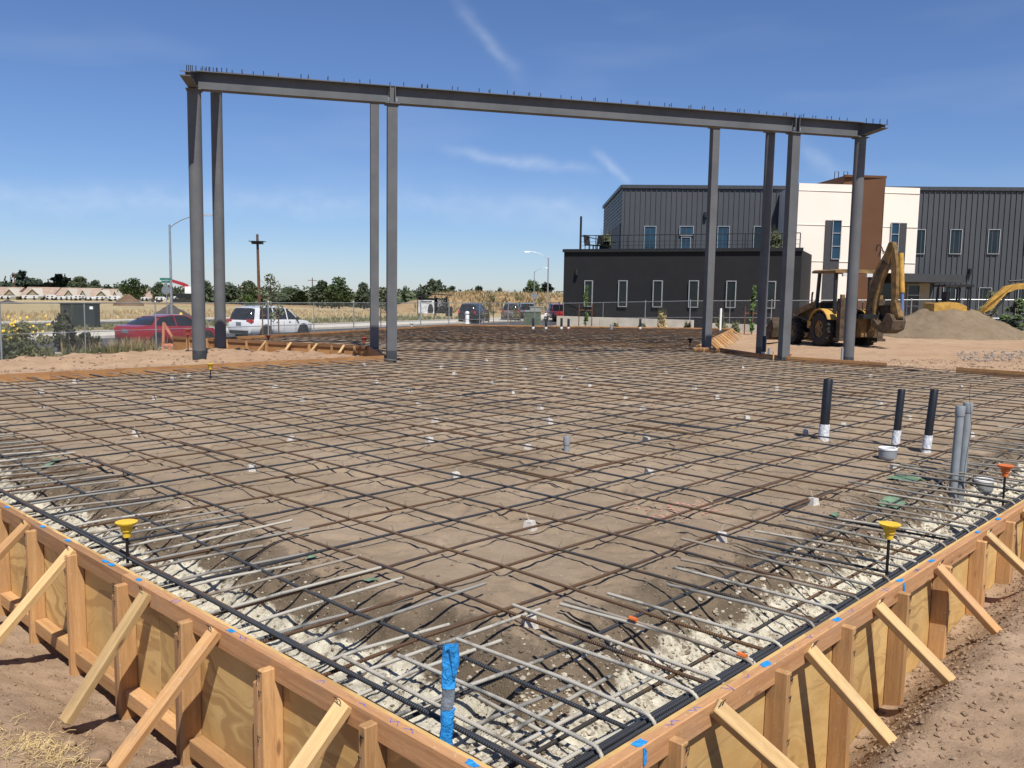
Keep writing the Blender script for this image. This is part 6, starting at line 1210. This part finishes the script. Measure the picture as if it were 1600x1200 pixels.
for i, (x, yt, Y, wp, mt) in enumerate(((1035, 480, 49.5, 18, 'drygrass'), (1075, 499, 49, 12, 'leafplum'), (1003, 504, 49, 14, 'leafgrey'), (962, 503, 50, 12, 'leafgrey'), (1127, 498, 47, 26, 'leafweed'), (1150, 500, 47, 18, 'leafgrey'), (1215, 498, 46, 20, 'leafweed'), (1128, 484, 47, 10, 'leafgrey'))):
    shrub(['feathery dry grass plume by the low wall', 'spiky dark plant before the low wall', 'small grey plant before the low wall', 'tiny grey plant at the middle of the low wall', 'green spiky plant behind the receding form', 'grey plant right of the receding form end', 'green plant left of the backhoe bucket', 'thin flowering stalk behind the receding form'][i], x, yt, Y, wp, mt, 40 + i, -.45, 260, .07, name='garden_plant', cat='plant')
def tufts(name, mat, label, fn, n, hmin, hmax, seed, wd=.012):
    random.seed(seed); b = MB()
    for i in range(n):
        p = fn()
        if p is None: continue
        for j in range(7):
            a = random.uniform(0, 6.28); h = random.uniform(hmin, hmax); d = V((math.cos(a), math.sin(a), 0)); e = V((-d.y, d.x, 0)) * wd; q = V(p) + d * random.uniform(0, hmax * .15); o = len(b.v); tp = q + d * h * random.uniform(.15, .6) + V((0, 0, h))
            b.v += [q - e, q + e, q + d * h * .12 + V((0, 0, h * .55)) + e * .7, q + d * h * .12 + V((0, 0, h * .55)) - e * .7, tp]; b.f += [(o, o + 1, o + 2, o + 3), (o + 3, o + 2, o + 4)]
    return tag(b.build(name, mat, fix=False), label, 'grass', kind='stuff')
def f_fence():
    a = random.uniform(-14, 16); f = random.gauss(-.2, .5); q = ST(a, f, -1.08); return q
tufts('dry_grass', 'drygrass', 'dry grass growing along the foot of the left fence', f_fence, 170, .1, .32, 51)
def f_car(): q = ST(random.gauss(5.3, .7), random.gauss(.6, .4), -1.08); return q
tufts('dry_grass', 'drygrass', 'clump of tall straw coloured grass in front of the red car', f_car, 170, .3, .7, 52, .010)
def f_car2(): q = ST(random.gauss(4.4, 1.0), random.gauss(.3, .4), -1.08); return q
tufts('weeds', 'leafweed', 'low green weeds at the foot of the grass clump', f_car2, 260, .15, .45, 53, .016)
def f_field():
    q = ST(random.uniform(-20, 80), random.uniform(33.5, 62), -1.3); return ter(q.x, q.y)
tufts('field_grass', 'drygrass', 'tufts of dry grass across the far field', f_field, 2600, .15, .5, 54, .03)
def f_verge(): return ST(random.uniform(-10, 60), random.uniform(17.7, 25.3), -1.1)
tufts('weeds', 'leafweed', 'weeds on the verge across the street', f_verge, 1500, .08, .35, 55, .025)
def f_hill(): return berm(random.uniform(12, 74), random.uniform(1, 34))
tufts('hill_grass', 'drygrass', 'long dry grass covering the distant hill', f_hill, 3800, .3, 1.0, 56, .05)
def f_hill2():
    a, f = random.uniform(10, 78), random.uniform(0, 7); return berm(a, f) if fb(a, f, 3, .2, 2) > 0 else None
tufts('weeds', 'leafweed', 'green scrub at the foot of the distant hill', f_hill2, 700, .3, .9, 57, .06)

# ================================================================ far houses and caravans
M['roofpink'] = plain('pale pink brown roof tile', (.32, .235, .18), .85, var=.15, scale=.6); M['stucco'] = plain('pale stucco', (.50, .46, .38), .85, var=.08); M['stucco2'] = plain('olive stucco', (.26, .23, .16), .85, var=.08); M['rvwhite'] = plain('white caravan shell', (.58, .58, .56), .5, var=.04)
def house(label, x0, x1, yr, Y, gables, seed):
    k = Y / F; A, B = atY(x0, yr, Y), atY(x1, yr, Y); wd = B.x - A.x; zb = -4.0; zr_ = A.z; ze = zr_ - 12 * k; dp = 10; t = thing('house', label, 'house', ((A.x + B.x) / 2, Y, zb)); h0 = ze - zb; hr = zr_ - zb
    b = MB(); b.b2(-wd / 2 + .5, wd / 2 - .5, 0, dp, 0, h0); b.build('wall', 'stucco2', t); b = MB(); b.loft([[(x, -.6, h0 - .15), (x, dp / 2, hr), (x, dp + .6, h0 - .15), (x, dp + .6, h0 - .3), (x, -.6, h0 - .3)] for x in (-wd / 2, wd / 2)]); rf = b.build('roof', 'roofpink', t)
    for gx, gw in gables:
        x = (gx - (x0 + x1) / 2) * k; w_ = gw * k / 2; b = MB(); b.prism([(x - w_ * .9, -2.2, 0), (x + w_ * .9, -2.2, 0), (x + w_ * .9, -2.2, h0 - .25), (x, -2.2, h0 + (hr - h0) * .72), (x - w_ * .9, -2.2, h0 - .25)], (0, 3, 0)); g_ = b.build('gable', 'stucco2', t)
        b = MB(); b.loft([[(x - w_ * 1.15, y, h0 - .4), (x, y, h0 + (hr - h0) * .85), (x + w_ * 1.15, y, h0 - .4), (x + w_ * 1.15, y, h0 - .75), (x, y, h0 + (hr - h0) * .85 - .35), (x - w_ * 1.15, y, h0 - .75)] for y in (-2.7, 4)]); b.build('gable_roof', 'stucco', g_)
        b = MB(); b.b2(x - w_ * .35, x + w_ * .35, -2.24, -2.21, 1.0, 2.2); b.build('window', 'carglass', g_)
    random.seed(seed)
    for i in range(max(2, int(wd / 5))): x = -wd / 2 + 2 + (wd - 4) * (i + .5) / max(2, int(wd / 5)); b = MB(); b.b2(x - .7, x + .7, -.03, -.01, 1.0, 2.2); b.build('window', 'carglass', t)
house('pale house at the extreme left with a grey gable', -12, 26, 448, 330, [(20, 20)], 1); house('long tan roofed house second from the left', 32, 84, 448, 330, [(56, 24)], 2); house('long tan roofed house in the middle of the far row', 86, 150, 449, 330, [(112, 16), (134, 12)], 3); house('tan roofed house at the right end of the far row', 152, 238, 451, 330, [(163, 22), (184, 10)], 4); house('far pale house seen past the left columns', 372, 398, 447, 420, [], 5)
def rv(label, x, yb, wpx, hpx, Y, style, seed):
    k = Y / F; p = atY(x, yb, Y); L_ = wpx * k; h = hpx * k; t = thing('caravan', label, 'caravan', (p.x, p.y, p.z), random.uniform(-.1, .1), 'caravans parked before the far houses'); b = MB()
    if style: b.prism([(-L_ / 2, 0, .5), (L_ / 2 - .8, 0, .5), (L_ / 2, 0, h * .55), (L_ / 2, 0, h * .9), (L_ / 2 - .4, 0, h), (-L_ / 2, 0, h)], (0, 2.4, 0))
    else: b.prism([(-L_ / 2 + .3, 0, .45), (L_ / 2, 0, .45), (L_ / 2, 0, h * .55), (L_ / 2 - .9, 0, h), (-L_ / 2 + .2, 0, h), (-L_ / 2, 0, h * .7)], (0, 2.4, 0))
    b.build('shell', 'rvwhite', t); n = max(2, int(L_ / 2))
    for i in range(n): xx = -L_ / 2 + L_ * (i + .5) / n; b = MB(); b.b2(xx - .28, xx + .3, -.03, -.005, h * .60, h * .80); b.build('window', 'carglass', t)
    for xx in (-L_ * .3, L_ * .25): b = MB(); b.lathe([(.38, -.12), (.38, .12)], (xx, .1, .38), 12, (V((1, 0, 0)), V((0, 0, 1)), V((0, 1, 0)))); b.build('wheel', 'rubber', t)
for i, (x, wp, st, lab) in enumerate(((8, 22, 1, 'white caravan at the extreme left of the far row'), (47, 32, 1, 'long white motorhome left of the transformer cabinet'), (78, 16, 0, 'small white trailer right of the long motorhome'), (92, 18, 0, 'white trailer left of the blue windowed caravan'), (108, 16, 0, 'white caravan above the green cabinet'), (122, 14, 1, 'short caravan with its end turned in the middle of the row'), (138, 18, 0, 'white caravan just left of the white pair'), (156, 18, 1, 'left of the white pair of caravans before the spoil cone'), (176, 20, 0, 'right of the white pair of caravans before the spoil cone'), (226, 14, 1, 'white truck camper right of the spoil cone'), (249, 16, 0, 'white caravan left of the street light'), (278, 16, 1, 'white caravan right of the street light behind the excavator'))):
    random.seed(200 + i); rv(lab, x, 468 + .012 * x, wp * .85, 6.2 + 1.0 * (i % 3), 262, st, i)
